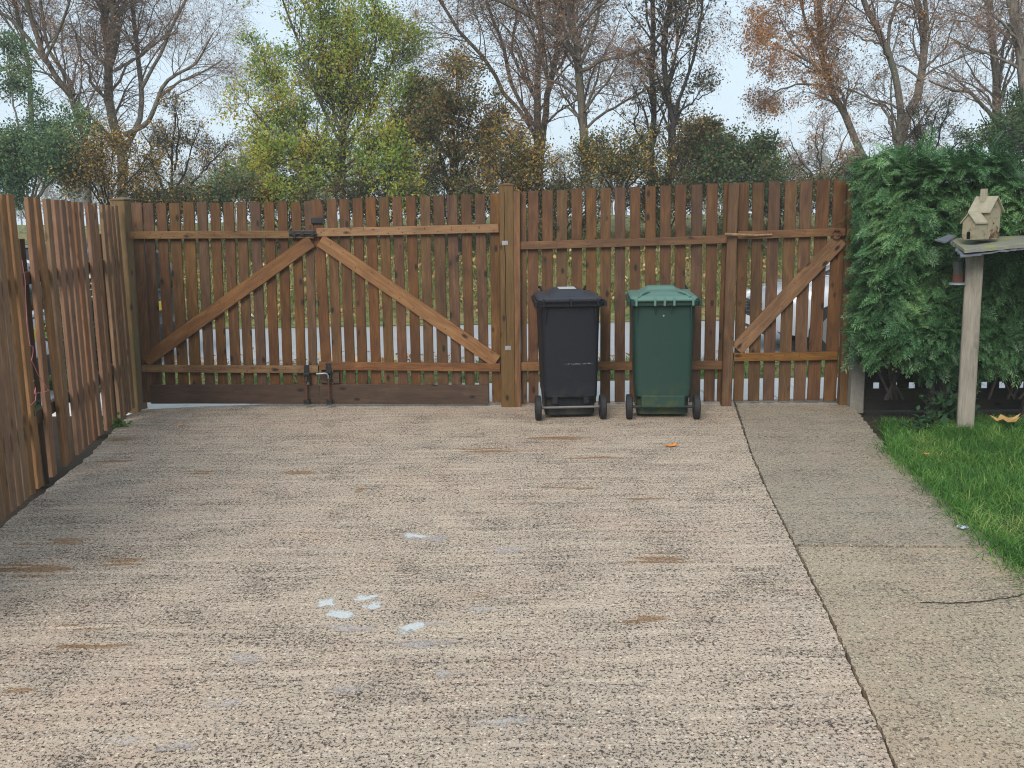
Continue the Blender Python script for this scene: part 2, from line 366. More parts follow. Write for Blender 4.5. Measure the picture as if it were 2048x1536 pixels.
def sheet(name, x0, x1, y0, y1, z, mat, nx=2, ny=2, fz=None, kind='structure'):
    xs = np.linspace(x0, x1, nx); ys = np.linspace(y0, y1, ny)
    X, Y = np.meshgrid(xs, ys); Z = np.full_like(X, z) if fz is None else fz(X, Y)
    V = np.stack([X.ravel(), Y.ravel(), Z.ravel()], 1)
    i = np.arange(nx * ny).reshape(ny, nx)
    Q = np.stack([i[:-1, :-1].ravel(), i[:-1, 1:].ravel(), i[1:, 1:].ravel(), i[1:, :-1].ravel()], 1)
    o = np_mesh(name, V, Q, mat, smooth=True); o['kind'] = kind; return o
def slab(name, outline, z, th, mat, kind='structure'):
    n = len(outline); V = [(x, y, z) for x, y in outline] + [(x, y, z - th) for x, y in outline]
    me = bpy.data.meshes.new(name)
    me.from_pydata(V, [], [tuple(range(n))] + [(i, i + n, (i + 1) % n + n, (i + 1) % n) for i in range(n)])
    bm = bmesh.new(); bm.from_mesh(me); bmesh.ops.recalc_face_normals(bm, faces=bm.faces); bm.to_mesh(me); bm.free()
    me.materials.append(mat); o = bpy.data.objects.new(name, me); link(o); o['kind'] = kind; return o
def edge(pts, amp, step=0.05, seed=0):
    """a wandering line through ground points (Vectors), returned as (x, y)"""
    rg = random.Random(seed); out = []
    for a, b in zip(pts[:-1], pts[1:]):
        n = max(2, int((b - a).length / step)); d = (b - a).normalized(); nn = Vector((-d.y, d.x, 0))
        for i in range(n):
            q = a.lerp(b, i / n) + nn * rg.uniform(-amp, amp); out.append((q.x, q.y))
    out.append((pts[-1].x, pts[-1].y)); return out

sheet('ground', -190, 190, -150, 190, -0.09, M_field, 3, 3)
sheet('soil_bed', -14, 14, -6, 9.05, -0.075, M_soil, 30, 30)
def bank_z(X, Y):
    z = np.interp(Y, [15.6, 16.1, 16.6, 18, 20, 24, 40, 60], [-.02, .02, .18, .75, 1.22, 1.42, 1.55, 1.2])
    return z + np.where(Y > 16.2, .07 * np.sin(X * 1.3 + Y) + .05 * np.sin(X * 3.1 - Y * 2.2), 0)
def bz(x, y): return float(bank_z(np.array([x]), np.array([y]))[0])
sheet('bank', -60, 60, 15.6, 60, 0, M_bank, 160, 60, bank_z)
sheet('road', -70, 70, 11.3, 16.0, -0.03, M_road, 20, 6)
sheet('verge', -40, 40, 10.05, 11.35, 0, M_bank, 120, 8, lambda X, Y: -.045 + .06 * np.sin(np.clip((Y - 10.05) / 1.3, 0, 1) * 3.14) + .008 * np.sin(X * 5))
# paving slabs beyond the gate, one joint mesh with open joints
mb = MB()
for i in range(-26, 27):
    for j, (a, b) in enumerate([(8.9, 9.42), (9.43, 10.06)]):
        x0 = i * .62 + (.31 if j else 0); mb.box((x0 + .005, a, -.08), (x0 + .615, b, -.028 + RNG.uniform(-.002, .002)), .004)
o = mb.build('pavement', M_pave); o['kind'] = 'structure'

# drive: left edge along the fence, far edge at the gate, right edge = joint with the path
J = [G(1466, 802), G(1500, 905), G(1530, 975), G(1588, 1092), G(1660, 1240), G(1790, 1536), G(1905, 1800)]
far = [G(257, 830), G(290, 819), G(400, 813), G(540, 808), G(640, 805), G(1000, 803), G(1463, 801)]
left = [G(-420, 1430), G(-150, 1182), G(0, 1056), G(100, 974), G(180, 911), G(257, 830)]
near = [J[-1], Vector((2.2, -.5, 0)), Vector((-3.0, -.5, 0)), left[0]]
ol = edge(left, .012, .05, 1)[:-1] + edge(far, .008, .05, 2)[:-1] + edge(J, .005, .03, 3)[:-1] + [(p.x, p.y) for p in near[:-1]]
slab('driveway', ol, 0.0, .08, M_drive)
GAPV = Vector((.013, 0, 0))
R = [G(1700, 806), G(1760, 880), G(1850, 965), G(1930, 1038), G(1990, 1092)]
R2 = [G(1993, 1095), G(2048, 1140), G(2200, 1270), G(2420, 1480)]
ol = edge([G(1471, 803), G(1504, 905), G(1534, 975), G(1591, 1089)], .005, .03, 4)[:-1] + edge([G(1591, 1089), G(1800, 1091), G(1988, 1093)], .003, .04, 5)[:-1] + edge(R[::-1], .012, .05, 6)[:-1] + edge([R[0], G(1471, 803)], .005, .05, 7)[:-1]
slab('path', ol, 0.002, .08, M_path2)
JP = [G(1591, 1089) + Vector((.002, -.030, 0))] + [p + GAPV * .9 for p in [J[4], J[5], J[6]]]
ol = edge(JP, .005, .03, 8)[:-1] + [(2.25, -.5), (3.6, -.5), (R2[-1].x, R2[-1].y)] + edge(R2[::-1], .012, .05, 9)[:-1] + edge([G(1988, 1093) + Vector((.01, -.030, 0)), G(1800, 1091) + Vector((0, -.030, 0)), JP[0]], .003, .04, 10)[:-1]
slab('path_near_slab', ol, -0.001, .08, M_path)
# hairline crack across the near slab: a thin dark open groove following a jagged line
cr = edge([G(1840, 1206), G(1960, 1205), G(2000, 1198), G(2070, 1186), G(2200, 1170)], .010, .03, 12)
mb = MB(); k = len(cr)
vs = []
for i, (x, y) in enumerate(cr):
    w = .003 + .002 * abs(math.sin(i * 1.7)); vs += [(x, y - w, .0025), (x, y + w, .0025)]
mb.add(vs, [(2*i, 2*i+2, 2*i+3, 2*i+1) for i in range(k - 1)])
o = mb.build('path_crack', M_soil); o['kind'] = 'structure'
# lawn sheet right of the path
lo = [(p.x + .012, p.y) for p in [G(1776, 897)] + R[2:]] + [(p.x + .012, p.y) for p in R2] + [(9, R2[-1].y), (9, 7.9), (G(1900, 842).x, G(1900, 842).y), (G(1840, 852).x, G(1840, 852).y), (G(1800, 838).x, G(1800, 838).y), (G(1762, 842).x, G(1762, 842).y)]
slab('lawn', lo, -.02, .05, M_turf)

# ------------------------------------------------------------------ plant engine (numpy)
def norm(a): return a / np.maximum(np.linalg.norm(a, axis=-1, keepdims=True), 1e-9)
def tubes(P, Rr, n):
    """P (N,K,3), Rr (N,K) -> verts, quads"""
    Nn, K, _ = P.shape
    T = np.empty_like(P); T[:, 1:-1] = P[:, 2:] - P[:, :-2]; T[:, 0] = P[:, 1] - P[:, 0]; T[:, -1] = P[:, -1] - P[:, -2]
    T = norm(T); ref = np.where(np.abs(T[:, :1, 2:3]) < .85, np.array([0, 0, 1.0]), np.array([1.0, 0, 0])) * np.ones((Nn, K, 1))
    A = norm(ref - T * np.sum(ref * T, -1, keepdims=True)); B = np.cross(T, A)
    th = np.arange(n) * 2 * np.pi / n
    V = P[:, :, None, :] + (A[:, :, None, :] * np.cos(th)[None, None, :, None] + B[:, :, None, :] * np.sin(th)[None, None, :, None]) * Rr[:, :, None, None]
    idx = np.arange(Nn * K * n).reshape(Nn, K, n)
    a = idx[:, :-1, :]; b = np.roll(a, -1, 2); d = idx[:, 1:, :]; c = np.roll(d, -1, 2)
    return V.reshape(-1, 3), np.stack([a, b, c, d], -1).reshape(-1, 4)
def sample(P, Rr, who, t):
    K = P.shape[1]; x = t * (K - 1); i = np.minimum(x.astype(int), K - 2); fr = (x - i)[:, None]
    a = P[who, i]; b = P[who, i + 1]
    return a + (b - a) * fr, norm(b - a), Rr[who, i] * (1 - fr[:, 0]) + Rr[who, i + 1] * fr[:, 0]
def spawn(rg, P, Rr, cnt, t0, t1, L, Lend, ang, up, grav, K, wig, rmul=.6, rmin=.002, rend=.25, plane=None):
    """children along parents; cnt may be an array per parent"""
    Nn = len(P); cnt = np.broadcast_to(np.asarray(cnt), (Nn,)); who = np.repeat(np.arange(Nn), cnt)
    if len(who) == 0: return np.zeros((0, K, 3)), np.zeros((0, K)), who
    t = rg.uniform(t0, t1, len(who)); p, T, r = sample(P, Rr, who, t)
    rv = norm(rg.normal(size=(len(who), 3))); rv = norm(rv - T * np.sum(rv * T, -1, keepdims=True))
    a = np.radians(rg.normal(ang, ang * .25, len(who)))[:, None]
    d = norm(T * np.cos(a) + rv * np.sin(a) + np.array([0, 0, up]))
    frac = (t - t0) / max(t1 - t0, 1e-6)
    ln = (L * (1 - frac) + Lend * frac) * rg.uniform(.6, 1.25, len(who))
    if callable(plane): ln = ln * plane(who)
    C = np.empty((len(who), K, 3)); C[:, 0] = p; st = ln / (K - 1)
    for k in range(1, K):
        d = norm(d + np.array([0, 0, -grav]) * (k / K) + rg.normal(0, wig, d.shape)); C[:, k] = C[:, k - 1] + d * st[:, None]
    rr = np.maximum(r * rmul, rmin); q = np.linspace(1, rend, K)[None, :]
    return C, np.maximum(rr[:, None] * q, rmin * .7), who
def leaves(rg, P, Rr, per, size, t0=.2, t1=1.0, spread=.03, flat=.0, drop=0.0, aspect=.55):
    Nn = len(P)
    if Nn == 0: return np.zeros((0, 3)), np.zeros((0, 4), int)
    cnt = rg.poisson(per, Nn); who = np.repeat(np.arange(Nn), cnt); M = len(who)
    if M == 0: return np.zeros((0, 3)), np.zeros((0, 4), int)
    p, T, r = sample(P, Rr, who, rg.uniform(t0, t1, M)); p = p + rg.normal(0, spread, p.shape)
    return leafquads(rg, p, size * rg.uniform(.6, 1.25, M), drop, flat, aspect, T)
def leafquads(rg, p, s, drop=0.0, flat=0.0, aspect=.55, T=None):
    M = len(p); t = rg.normal(size=(M, 3)); t[:, 2] -= drop * 1.5
    if T is not None: t = t + T * .8
    t = norm(t); n = rg.normal(size=(M, 3)); n[:, 2] += flat * 3; b = norm(np.cross(n, t)); nn = np.cross(t, b)
    s = s[:, None]
    V = np.stack([p, p + t * s * .45 + b * s * aspect * .5 + nn * s * .10, p + t * s, p + t * s * .45 - b * s * aspect * .5 + nn * s * .10], 1)
    return V.reshape(-1, 3), np.arange(M * 4).reshape(M, 4)
def cat(parts):
    Vs, Qs, b = [], [], 0
    for V, Q in parts:
        if len(V) == 0: continue
        Vs.append(V); Qs.append(Q + b); b += len(V)
    return np.concatenate(Vs), np.concatenate(Qs)
def resample(pts, K):
    pts = np.array([tuple(p) for p in pts]); 
    # Catmull-Rom for a soft line
    d = np.concatenate([[0], np.cumsum(np.linalg.norm(np.diff(pts, axis=0), axis=1))]); u = np.linspace(0, d[-1], K * 4)
    pp = np.stack([np.interp(u, d, pts[:, i]) for i in range(3)], 1)
    for _ in range(4): pp[1:-1] = .25 * pp[:-2] + .5 * pp[1:-1] + .25 * pp[2:]
    return pp[np.linspace(0, len(pp) - 1, K).astype(int)]

M_barkA = bark('grey_bark', (.055, .046, .036), (.135, .115, .092), (.09, .095, .055))
M_barkB = bark('birch_bark', (.075, .06, .048), (.20, .18, .15), (.12, .12, .09))
M_barkD = bark('dark_bark', (.018, .016, .014), (.045, .04, .036))
M_twigP = plain('purple_brown_twigs', (.21, .15, .125), .8, .2, nz=.3, scale=3)  # lightened so the colour itself carries part of the mist's paling
M_twigD = plain('dark_twigs', (.04, .034, .03), .8, .2, nz=.3, scale=3)

# KIND parameters: branching and leaves
KIND = {
 'birch':   dict(n1=11, L1=(2.0, .9), a1=42, up1=.22, g1=-.01, n2=10, L2=(1.0, .5), a2=45, g2=.18, n3=10, rm=.36, L3=(.55, .3), a3=40, g3=.45, wig=.16, tw=.0019),
 'ascend':  dict(n1=17, t0=.14, L1=(1.3, .5), a1=38, up1=.45, g1=-.05, n2=8, L2=(.6, .3), a2=40, g2=-.02, n3=5, L3=(.3, .18), a3=42, g3=.05, wig=.13, tw=.003),
 'shrub':   dict(n1=9, L1=(.9, .4), a1=45, up1=.25, g1=.0, n2=7, L2=(.45, .25), a2=48, g2=.05, n3=5, L3=(.25, .15), a3=45, g3=.08, wig=.2, tw=.003),
}
def plant(name, label, cat_, limbs, Y, kind, seed, bark_m, twig_m, leaf_sets=(), group=None, root=True, ext=170, K=14, scale=1.0, dens=1.0, base_px=None, **ov):
    """limbs: (pixel polyline, start radius px, end radius px, depth drift in m). Pixels become points at depth Y + drift."""
    rg = np.random.default_rng(seed); kp = dict(KIND[kind]); kp.update(ov)
    px = FPX / Y; LP, LR = [], []
    for li, (pts, ra, rb, dr) in enumerate(limbs):
        if pts[-1][1] <= 2 and ext:                                   # limbs that leave the frame go on growing
            (xa, ya), (xb, yb) = pts[-2], pts[-1]; L = math.hypot(xb - xa, yb - ya) + 1e-6
            pts = list(pts) + [(xb + (xb - xa) / L * ext * .5, yb + (yb - ya) / L * ext * .5), (xb + (xb - xa) / L * ext * .8, yb - ext)]
        n = len(pts); P3 = [at(x, y, Y + dr * (i / max(1, n - 1)) ** 1.0) for i, (x, y) in enumerate(pts)]
        if root and li == 0:
            b = P3[0]; P3 = [Vector((b.x + RNG.uniform(-.05, .05), b.y, bz(b.x, b.y) - .12)), Vector((b.x, b.y, (bz(b.x, b.y) + b.z) / 2))] + P3 if b.z > bz(b.x, b.y) + .3 else P3
        q = resample(P3, K); q[1:-1] += rg.normal(0, .012, (K - 2, 3)) * min(1, Y / 20)
        LP.append(q); LR.append(np.linspace(ra / px, max(rb / px, .006), K) * .43)
    LP, LR = np.stack(LP), np.stack(LR)
    ln = np.linalg.norm(np.diff(LP, axis=1), axis=2).sum(1)
    base = LP[0, 0].copy()
    e = empty(name, tuple(base), label, cat_, group)
    tV, tQ = tubes(LP, LR, 9)
    c1 = np.maximum(3, (kp['n1'] * dens * np.clip(ln / 3.0, .35, 2.2)).astype(int))
    B1, R1, w1 = spawn(rg, LP, LR, c1, kp.get('t0', .28), 1.0, kp['L1'][0] * scale, kp['L1'][1] * scale, kp['a1'], kp['up1'], kp['g1'], 7, kp['wig'], kp.get('rm', .5), .005, .3, plane=lambda w: np.clip(ln[w] / 3.0, .5, 1.15))
    B2, R2_, w2 = spawn(rg, B1, R1, int(kp['n2'] * dens), .15, 1.0, kp['L2'][0] * scale, kp['L2'][1] * scale, kp['a2'], .1, kp['g2'], 5, kp['wig'] * 1.1, .55, kp['tw'] * 1.4, .4)
    B3, R3, w3 = spawn(rg, B2, R2_, int(kp['n3']), .15, 1.0, kp['L3'][0] * scale, kp['L3'][1] * scale, kp['a3'], .0, kp['g3'], 4, kp['wig'] * 1.2, .6, kp['tw'], .5)
    V1, Q1 = tubes(B1, R1, 5)
    V, Q = cat([(tV, tQ), (V1, Q1)])
    np_mesh('trunk', V, Q, bark_m, e, smooth=True)
    tw = [tubes(B2, R2_, 3)]
    if len(B3): tw.append(tubes(B3, R3, 3))
    V, Q = cat(tw); crown = np_mesh('crown', V, Q, twig_m, e, smooth=True)
    for (lm, per, size, zone, kw) in leaf_sets:
        PP, RR = (B3, R3) if len(B3) else (B2, R2_)
        if zone is not None:                       # leaves only keep to some part of the crown
            keep = zone(PP[:, 0] , rg); PP, RR = PP[keep], RR[keep]
        V, Q = leaves(rg, PP, RR, per, size, **kw)
        if len(V): np_mesh('foliage', V, Q, lm, crown if False else e)
    return e
def fan(cx, by, w, h, n, rg, curve=.3):
    """pixel limbs fanning from a base: (cx, by) up to a crown w wide and h tall"""
    out = []
    for i in range(n):
        a = (i + .5) / n * 2 - 1 + rg.uniform(-.12, .12); hh = h * (1 - .35 * abs(a) ** 1.5) * rg.uniform(.75, 1.0)
        x1 = cx + a * w * .5; pts = [(cx + a * 4, by), (cx + a * w * .16 + rg.uniform(-4, 4), by - hh * .35), (cx + a * w * .36 + rg.uniform(-6, 6), by - hh * .7), (x1, by - hh)]
        out.append((pts, max(5, h * .03), 2, rg.uniform(-1.2, 1.2)))
    return out

L_yg = foliage('yellow_green_leaves', [(.0, (.14, .27, .055)), (.4, (.29, .42, .075)), (.65, (.50, .50, .09)), (.85, (.66, .50, .07)), (1, (.66, .37, .06))], .55, 1.0)
L_bro = foliage('bronze_leaves', [(.0, (0.0450, 0.0750, 0.0270)), (.4, (0.1275, 0.1125, 0.0375)), (.7, (0.2550, 0.1425, 0.0450)), (1, (0.4500, 0.2850, 0.0675))], .3, 1.3)
L_oran = foliage('orange_birch_leaves', [(.0, (0.2640, 0.1200, 0.0480)), (.5, (0.5040, 0.2400, 0.0900)), (1, (0.6000, 0.3600, 0.1200))], .4, 1.0)
L_tan = foliage('tan_leaves', [(.0, (0.1960, 0.1120, 0.0700)), (.5, (0.3360, 0.2100, 0.1260)), (1, (0.4760, 0.3080, 0.1680))], .35, 1.0)
L_alder = foliage('dull_alder_leaves', [(.0, (0.0425, 0.0476, 0.0272)), (.5, (0.1020, 0.0935, 0.0425)), (.85, (0.1870, 0.1445, 0.0595)), (1, (0.3060, 0.2040, 0.0680))], .3, 1.5)
L_dkg = foliage('dark_green_leaves', [(.0, (0.0240, 0.0560, 0.0240)), (.55, (0.0560, 0.1120, 0.0448)), (.85, (0.1120, 0.1760, 0.0560)), (1, (0.2560, 0.2720, 0.0640))], .3, 1.2)
L_mid = foliage('soft_green_leaves', [(.0, (0.0560, 0.1200, 0.0640)), (.5, (0.0960, 0.1840, 0.0880)), (.8, (0.1600, 0.2400, 0.0960)), (1, (0.3840, 0.3520, 0.0960))], .35, .9)
L_gold = foliage('golden_leaves', [(.0, (0.1350, 0.1080, 0.0338)), (.4, (0.3510, 0.2295, 0.0540)), (.75, (0.5400, 0.3240, 0.0675)), (1, (0.6210, 0.4320, 0.1080))], .4, 1.3)

LOW = lambda z0, f=1.0: (lambda p, rg: (p[:, 2] < z0 + rg.normal(0, .35, len(p))) & (rg.uniform(size=len(p)) < f))
HIGH = lambda z0, f=1.0: (lambda p, rg: (p[:, 2] > z0 + rg.normal(0, .35, len(p))) & (rg.uniform(size=len(p)) < f))
XLT = lambda x0, z0, f=1.0: (lambda p, rg: (p[:, 0] < x0 + rg.normal(0, .3, len(p))) & (p[:, 2] > z0) & (rg.uniform(size=len(p)) < f))
RND = lambda f: (lambda p, rg: rg.uniform(size=len(p)) < f)
rgp = random.Random(5)

# left birches
plant('birch_tree', 'tall bare birch with forked trunk and drooping purple twigs behind the left gate', 'tree', [
  ([(246, 405), (246, 300), (227, 246), (216, 202), (216, 164), (221, 131), (213, 80), (212, 0)], 26, 12, .3),
  ([(221, 131), (228, 90), (226, 40), (224, 0)], 13, 9, -.5),
  ([(212, 197), (180, 164), (178, 131), (159, 109), (150, 60)], 8, 3, -.8),
  ([(228, 142), (273, 115), (303, 96), (340, 60)], 7, 3, .9),
  ([(250, 300), (282, 235), (284, 164), (276, 109), (271, 68), (262, 0)], 13, 7, 1.2),
  ([(250, 270), (301, 240), (323, 178), (344, 153), (394, 126), (426, 66)], 13, 3, -1.0),
  ([(318, 195), (365, 160), (410, 142), (445, 120)], 7, 3, .6),
  ([(282, 180), (320, 110), (350, 40), (370, 0)], 8, 4, -.4)],
  23.0, 'birch', 1, M_barkB, M_twigP, [(L_tan, 1.2, .05, RND(.5), {}), (L_gold, 5, .055, LOW(3.3, .55), dict(spread=.10))])
plant('birch_tree', 'slanting bare birch with pale twigs leaning left above the green willow', 'tree', [
  ([(178, 396), (172, 273), (148, 197), (118, 164), (93, 126), (77, 90), (55, 0)], 16, 9, .4),
  ([(93, 126), (40, 55), (0, 24), (-40, 0)], 9, 4, -.8),
  ([(148, 190), (143, 165), (120, 134), (100, 108), (85, 40), (80, 0)], 9, 4, .8),
  ([(62, 260), (62, 215), (57, 131), (41, 55), (30, 0)], 12, 6, 1.0),
  ([(90, 120), (120, 60), (140, 0)], 7, 3, -.5)],
  22.0, 'birch', 2, M_barkA, M_twigP, [(L_tan, 1.0, .05, RND(.5), {}), (L_oran, 2.0, .055, HIGH(5.0, .25), {})])
plant('thorn_tree', 'low spreading dark tree with few brown leaves behind the left gate leaf', 'tree', [
  ([(340, 408), (342, 350), (346, 290), (352, 228)], 10, 3, .2), ([(340, 400), (310, 345), (302, 290), (282, 262)], 7, 2, -.5),
  ([(342, 402), (372, 340), (384, 290), (398, 262)], 7, 2, .5), ([(345, 405), (400, 350), (430, 316), (452, 290)], 7, 2, -.3), ([(350, 340), (358, 270), (350, 215)], 6, 2, .6)],
  19.5, 'shrub', 3, M_barkD, M_twigD, [(L_bro, 2.4, .055, RND(.5), dict(spread=.06)), (L_gold, 1.4, .052, RND(.4), {})], scale=.85, dens=1.3)
plant('willow_tree', 'dense blue-green leafy tree at the far left above the picket fence', 'tree',
  fan(55, 420, 250, 210, 7, rgp) + [([(60, 420), (110, 330), (150, 260)], 6, 2, .4), ([(40, 420), (0, 330), (-50, 260)], 6, 2, .4), ([(50, 300), (25, 200), (15, 110)], 6, 2, .8)],
  18.5, 'shrub', 4, M_barkA, M_twigD, [(L_mid, 11, .062, None, dict(spread=.07))], scale=1.0, dens=1.25)
# yellow-green maple in the middle
plant('maple_tree', 'large yellow-green leafy tree with upswept branches behind the double gate', 'tree', [
  ([(686, 392), (684, 330), (686, 270), (690, 190), (700, 100), (705, 20)], 17, 5, .2),
  ([(684, 290), (650, 220), (620, 150), (590, 70), (565, 0)], 9, 3, -.7), ([(684, 280), (660, 190), (645, 100), (640, 0)], 9, 3, .8),
  ([(686, 270), (715, 190), (745, 110), (760, 20)], 9, 3, -.8), ([(687, 300), (730, 240), (775, 160), (800, 60)], 9, 3, .6),
  ([(682, 335), (630, 290), (570, 210), (520, 110)], 8, 2, .5), ([(682, 345), (610, 310), (540, 260), (490, 200)], 8, 2, -.6),
  ([(690, 335), (740, 295), (785, 240), (815, 190)], 8, 2, -.4), ([(690, 352), (740, 335), (790, 310), (830, 290)], 7, 2, .6),
  ([(682, 356), (620, 345), (550, 320), (490, 300)], 7, 2, .2), ([(684, 366), (600, 370), (530, 375), (470, 370)], 6, 2, -.4), ([(690, 366), (760, 365), (820, 360), (860, 350)], 6, 2, .3),
  ([(684, 350), (640, 322), (590, 318), (550, 330)], 6, 2, -1.5), ([(688, 345), (730, 318), (770, 322), (800, 335)], 6, 2, -1.4), ([(685, 372), (650, 368), (610, 378), (560, 392)], 5, 2, -1.6), ([(689, 372), (720, 368), (760, 380), (800, 392)], 5, 2, -1.5)],
  20.0, 'ascend', 5, M_barkA, M_twigD, [(L_yg, 5.2, .066, None, dict(spread=.07, t0=.0))], dens=1.1, ext=60)
plant('hazel_tree', 'dense bronze-green tree with rounded crown left of the tall bare birches', 'tree',
  [([(912, 400), (912, 330), (908, 250), (915, 140)], 14, 3, .0)] + fan(905, 400, 210, 270, 8, rgp) + [([(912, 330), (860, 260), (835, 170)], 7, 2, .5), ([(912, 330), (965, 270), (985, 220)], 7, 2, -.5)],
  19.0, 'shrub', 6, M_barkD, M_twigD, [(L_bro, 6.0, .06, None, dict(spread=.07)), (L_dkg, 4.5, .06, XLT(-1.35, 0, .8), dict(spread=.06))], scale=.9, dens=1.1)
# middle birches
plant('birch_tree', 'bare multi-stemmed birch with tan twigs fanning left behind the central post', 'tree', [
  ([(1080, 390), (1078, 330), (1075, 268), (1074, 202), (1074, 153), (1086, 90), (1083, 52), (1075, 0)], 22, 8, .2),
  ([(1080, 330), (1086, 260), (1096, 219), (1094, 178), (1111, 137), (1119, 68), (1122, 0)], 16, 9, -.6),
  ([(1070, 270), (1040, 220), (1004, 186), (988, 139), (960, 107), (908, 52), (881, 0)], 10, 5, -.8),
  ([(1072, 255), (1040, 205), (1022, 170), (1010, 104), (998, 60), (971, 0)], 10, 5, .7),
  ([(1075, 205), (1045, 150), (1020, 100), (1035, 40), (1030, 0)], 7, 4, 1.0),
  ([(1094, 170), (1130, 120), (1140, 60), (1150, 0)], 7, 4, 1.0)],
  22.5, 'birch', 7, M_barkA, M_twigP, [(L_tan, 4, .05, RND(.7), {}), (L_gold, 5, .055, LOW(3.4, .6), dict(spread=.10))])
plant('birch_tree', 'tall bare birch with one thick green-grey trunk and long right-hand limb', 'tree', [
  ([(1180, 392), (1168, 314), (1165, 232), (1158, 164), (1157, 109), (1149, 55), (1127, 0)], 24, 11, .2),
  ([(1160, 142), (1204, 120), (1242, 115), (1305, 85), (1340, 50), (1375, 10)], 9, 3, -1.0),
  ([(1160, 131), (1178, 90), (1190, 55), (1198, 0)], 8, 5, .6), ([(1167, 225), (1190, 190), (1217, 164), (1240, 110)], 6, 3, -.5),
  ([(1168, 260), (1190, 240), (1250, 202), (1299, 175), (1340, 150)], 7, 3, .6), ([(1157, 120), (1116, 74), (1067, 38), (1026, 14), (993, 0)], 9, 5, -.6),
  ([(1165, 240), (1130, 210), (1105, 235), (1090, 250)], 6, 3, .6), ([(1152, 60), (1190, 20), (1215, 0)], 7, 4, -.3)],
  21.0, 'birch', 8, M_barkA, M_twigP, [(L_tan, 3.2, .05, RND(.6), {}), (L_gold, 2, .07, LOW(3.0, .4), dict(spread=.08))])
plant('alder_tree', 'slim dark alder with nearly leafless straight trunk right of the birches', 'tree', [
  ([(1303, 380), (1301, 300), (1311, 219), (1304, 170), (1306, 82), (1306, 0)], 16, 8, .2), ([(1299, 305), (1270, 257), (1270, 235), (1285, 195)], 7, 2, -.5),
  ([(1309, 230), (1340, 190), (1352, 150)], 5, 2, .6), ([(1304, 165), (1280, 120), (1265, 60)], 5, 2, .6), ([(1306, 120), (1330, 70), (1345, 0)], 5, 2, -.6)],
  20.5, 'ascend', 9, M_barkD, M_twigD, [(L_alder, 1.5, .085, RND(.6), dict(spread=.04))], dens=.6, scale=.8)
plant('alder_tree', 'dark alder with curved twin stems and sparse dull leaves beside the sky gap', 'tree', [
  ([(1334, 372), (1344, 301), (1349, 232), (1333, 178), (1328, 123), (1330, 55), (1341, 0)], 18, 8, .2), ([(1349, 225), (1369, 170), (1388, 109), (1400, 40), (1405, 0)], 8, 3, -.5),
  ([(1338, 350), (1358, 314), (1380, 292), (1400, 260)], 8, 3, .5), ([(1333, 178), (1350, 110), (1370, 40), (1380, 0)], 7, 3, .7), ([(1350, 230), (1390, 200), (1420, 185)], 6, 2, .3), ([(1330, 110), (1300, 60), (1290, 0)], 6, 3, -.6)],
  20.0, 'ascend', 10, M_barkD, M_twigD, [(L_alder, 2.8, .075, None, dict(spread=.05)), (L_bro, 2.6, .07, LOW(3.0, .7), dict(spread=.07))], dens=.7, scale=.85)
# right side
plant('birch_tree', 'orange-leaved birch with leaning trunk on the right of the sky gap', 'tree', [
  ([(1735, 345), (1724, 301), (1697, 246), (1689, 224), (1664, 191), (1661, 159), (1642, 123), (1645, 68), (1639, 0)], 20, 9, .2),
  ([(1692, 228), (1686, 190), (1664, 172), (1655, 140)], 8, 4, -.4), ([(1659, 164), (1626, 129), (1577, 101), (1527, 90)], 7, 2, -.7),
  ([(1655, 175), (1604, 167), (1560, 178), (1525, 205)], 6, 2, .5), ([(1643, 110), (1615, 60), (1600, 0)], 7, 4, .6), ([(1645, 90), (1670, 40), (1690, 0)], 6, 3, -.5), ([(1610, 118), (1570, 60), (1550, 10)], 6, 2, .5)],
  21.5, 'birch', 11, M_barkB, M_twigP, [(L_oran, 2.6, .055, XLT(6.8, 0, .9), dict(spread=.05)), (L_oran, 1.8, .055, HIGH(4.2, .8), dict(spread=.05))], scale=.66, dens=1.0)
plant('birch_tree', 'bare birch with V-shaped twin trunks rising above the hedge', 'tree', [
  ([(1795, 345), (1795, 304), (1798, 274), (1825, 219), (1839, 178), (1850, 109), (1850, 63), (1835, 0)], 24, 11, .2), ([(1850, 75), (1852, 40), (1850, 0)], 10, 8, -.5),
  ([(1797, 280), (1804, 250), (1798, 178), (1782, 123), (1763, 74), (1732, 14), (1727, 0)], 17, 9, -.7), ([(1793, 278), (1776, 232), (1760, 205), (1689, 175)], 8, 3, .6),
  ([(1780, 115), (1776, 55), (1795, 0)], 8, 5, .5), ([(1842, 160), (1800, 130), (1760, 110)], 6, 2, .6), ([(1845, 140), (1890, 100), (1910, 40)], 6, 2, -.6), ([(1770, 90), (1730, 80), (1690, 60)], 6, 2, .4)],
  20.5, 'birch', 12, M_barkB, M_twigP, [(L_oran, 1.6, .06, RND(.35), {}), (L_tan, 1.2, .05, RND(.5), {})], scale=.78, dens=.8)
plant('birch_tree', 'straight pale birch trunk at the right with long bent limb to the left', 'tree', [
  ([(1990, 345), (1991, 306), (1995, 232), (1990, 137), (1984, 55), (1976, 0)], 22, 13, .2), ([(1990, 240), (1965, 210), (1938, 183), (1902, 180), (1858, 161)], 10, 4, -.8),
  ([(1937, 182), (1910, 156), (1855, 128)], 6, 2, .4), ([(1995, 190), (2002, 150), (2006, 82), (2030, 35)], 9, 5, .4), ([(1985, 70), (1940, 45), (1900, 40)], 6, 2, .5), ([(1988, 110), (1940, 100), (1905, 80)], 5, 2, -.5)],
  19.0, 'birch', 13, M_barkB, M_twigP, [(L_tan, 1.2, .05, RND(.5), {})], scale=.78, dens=.8)
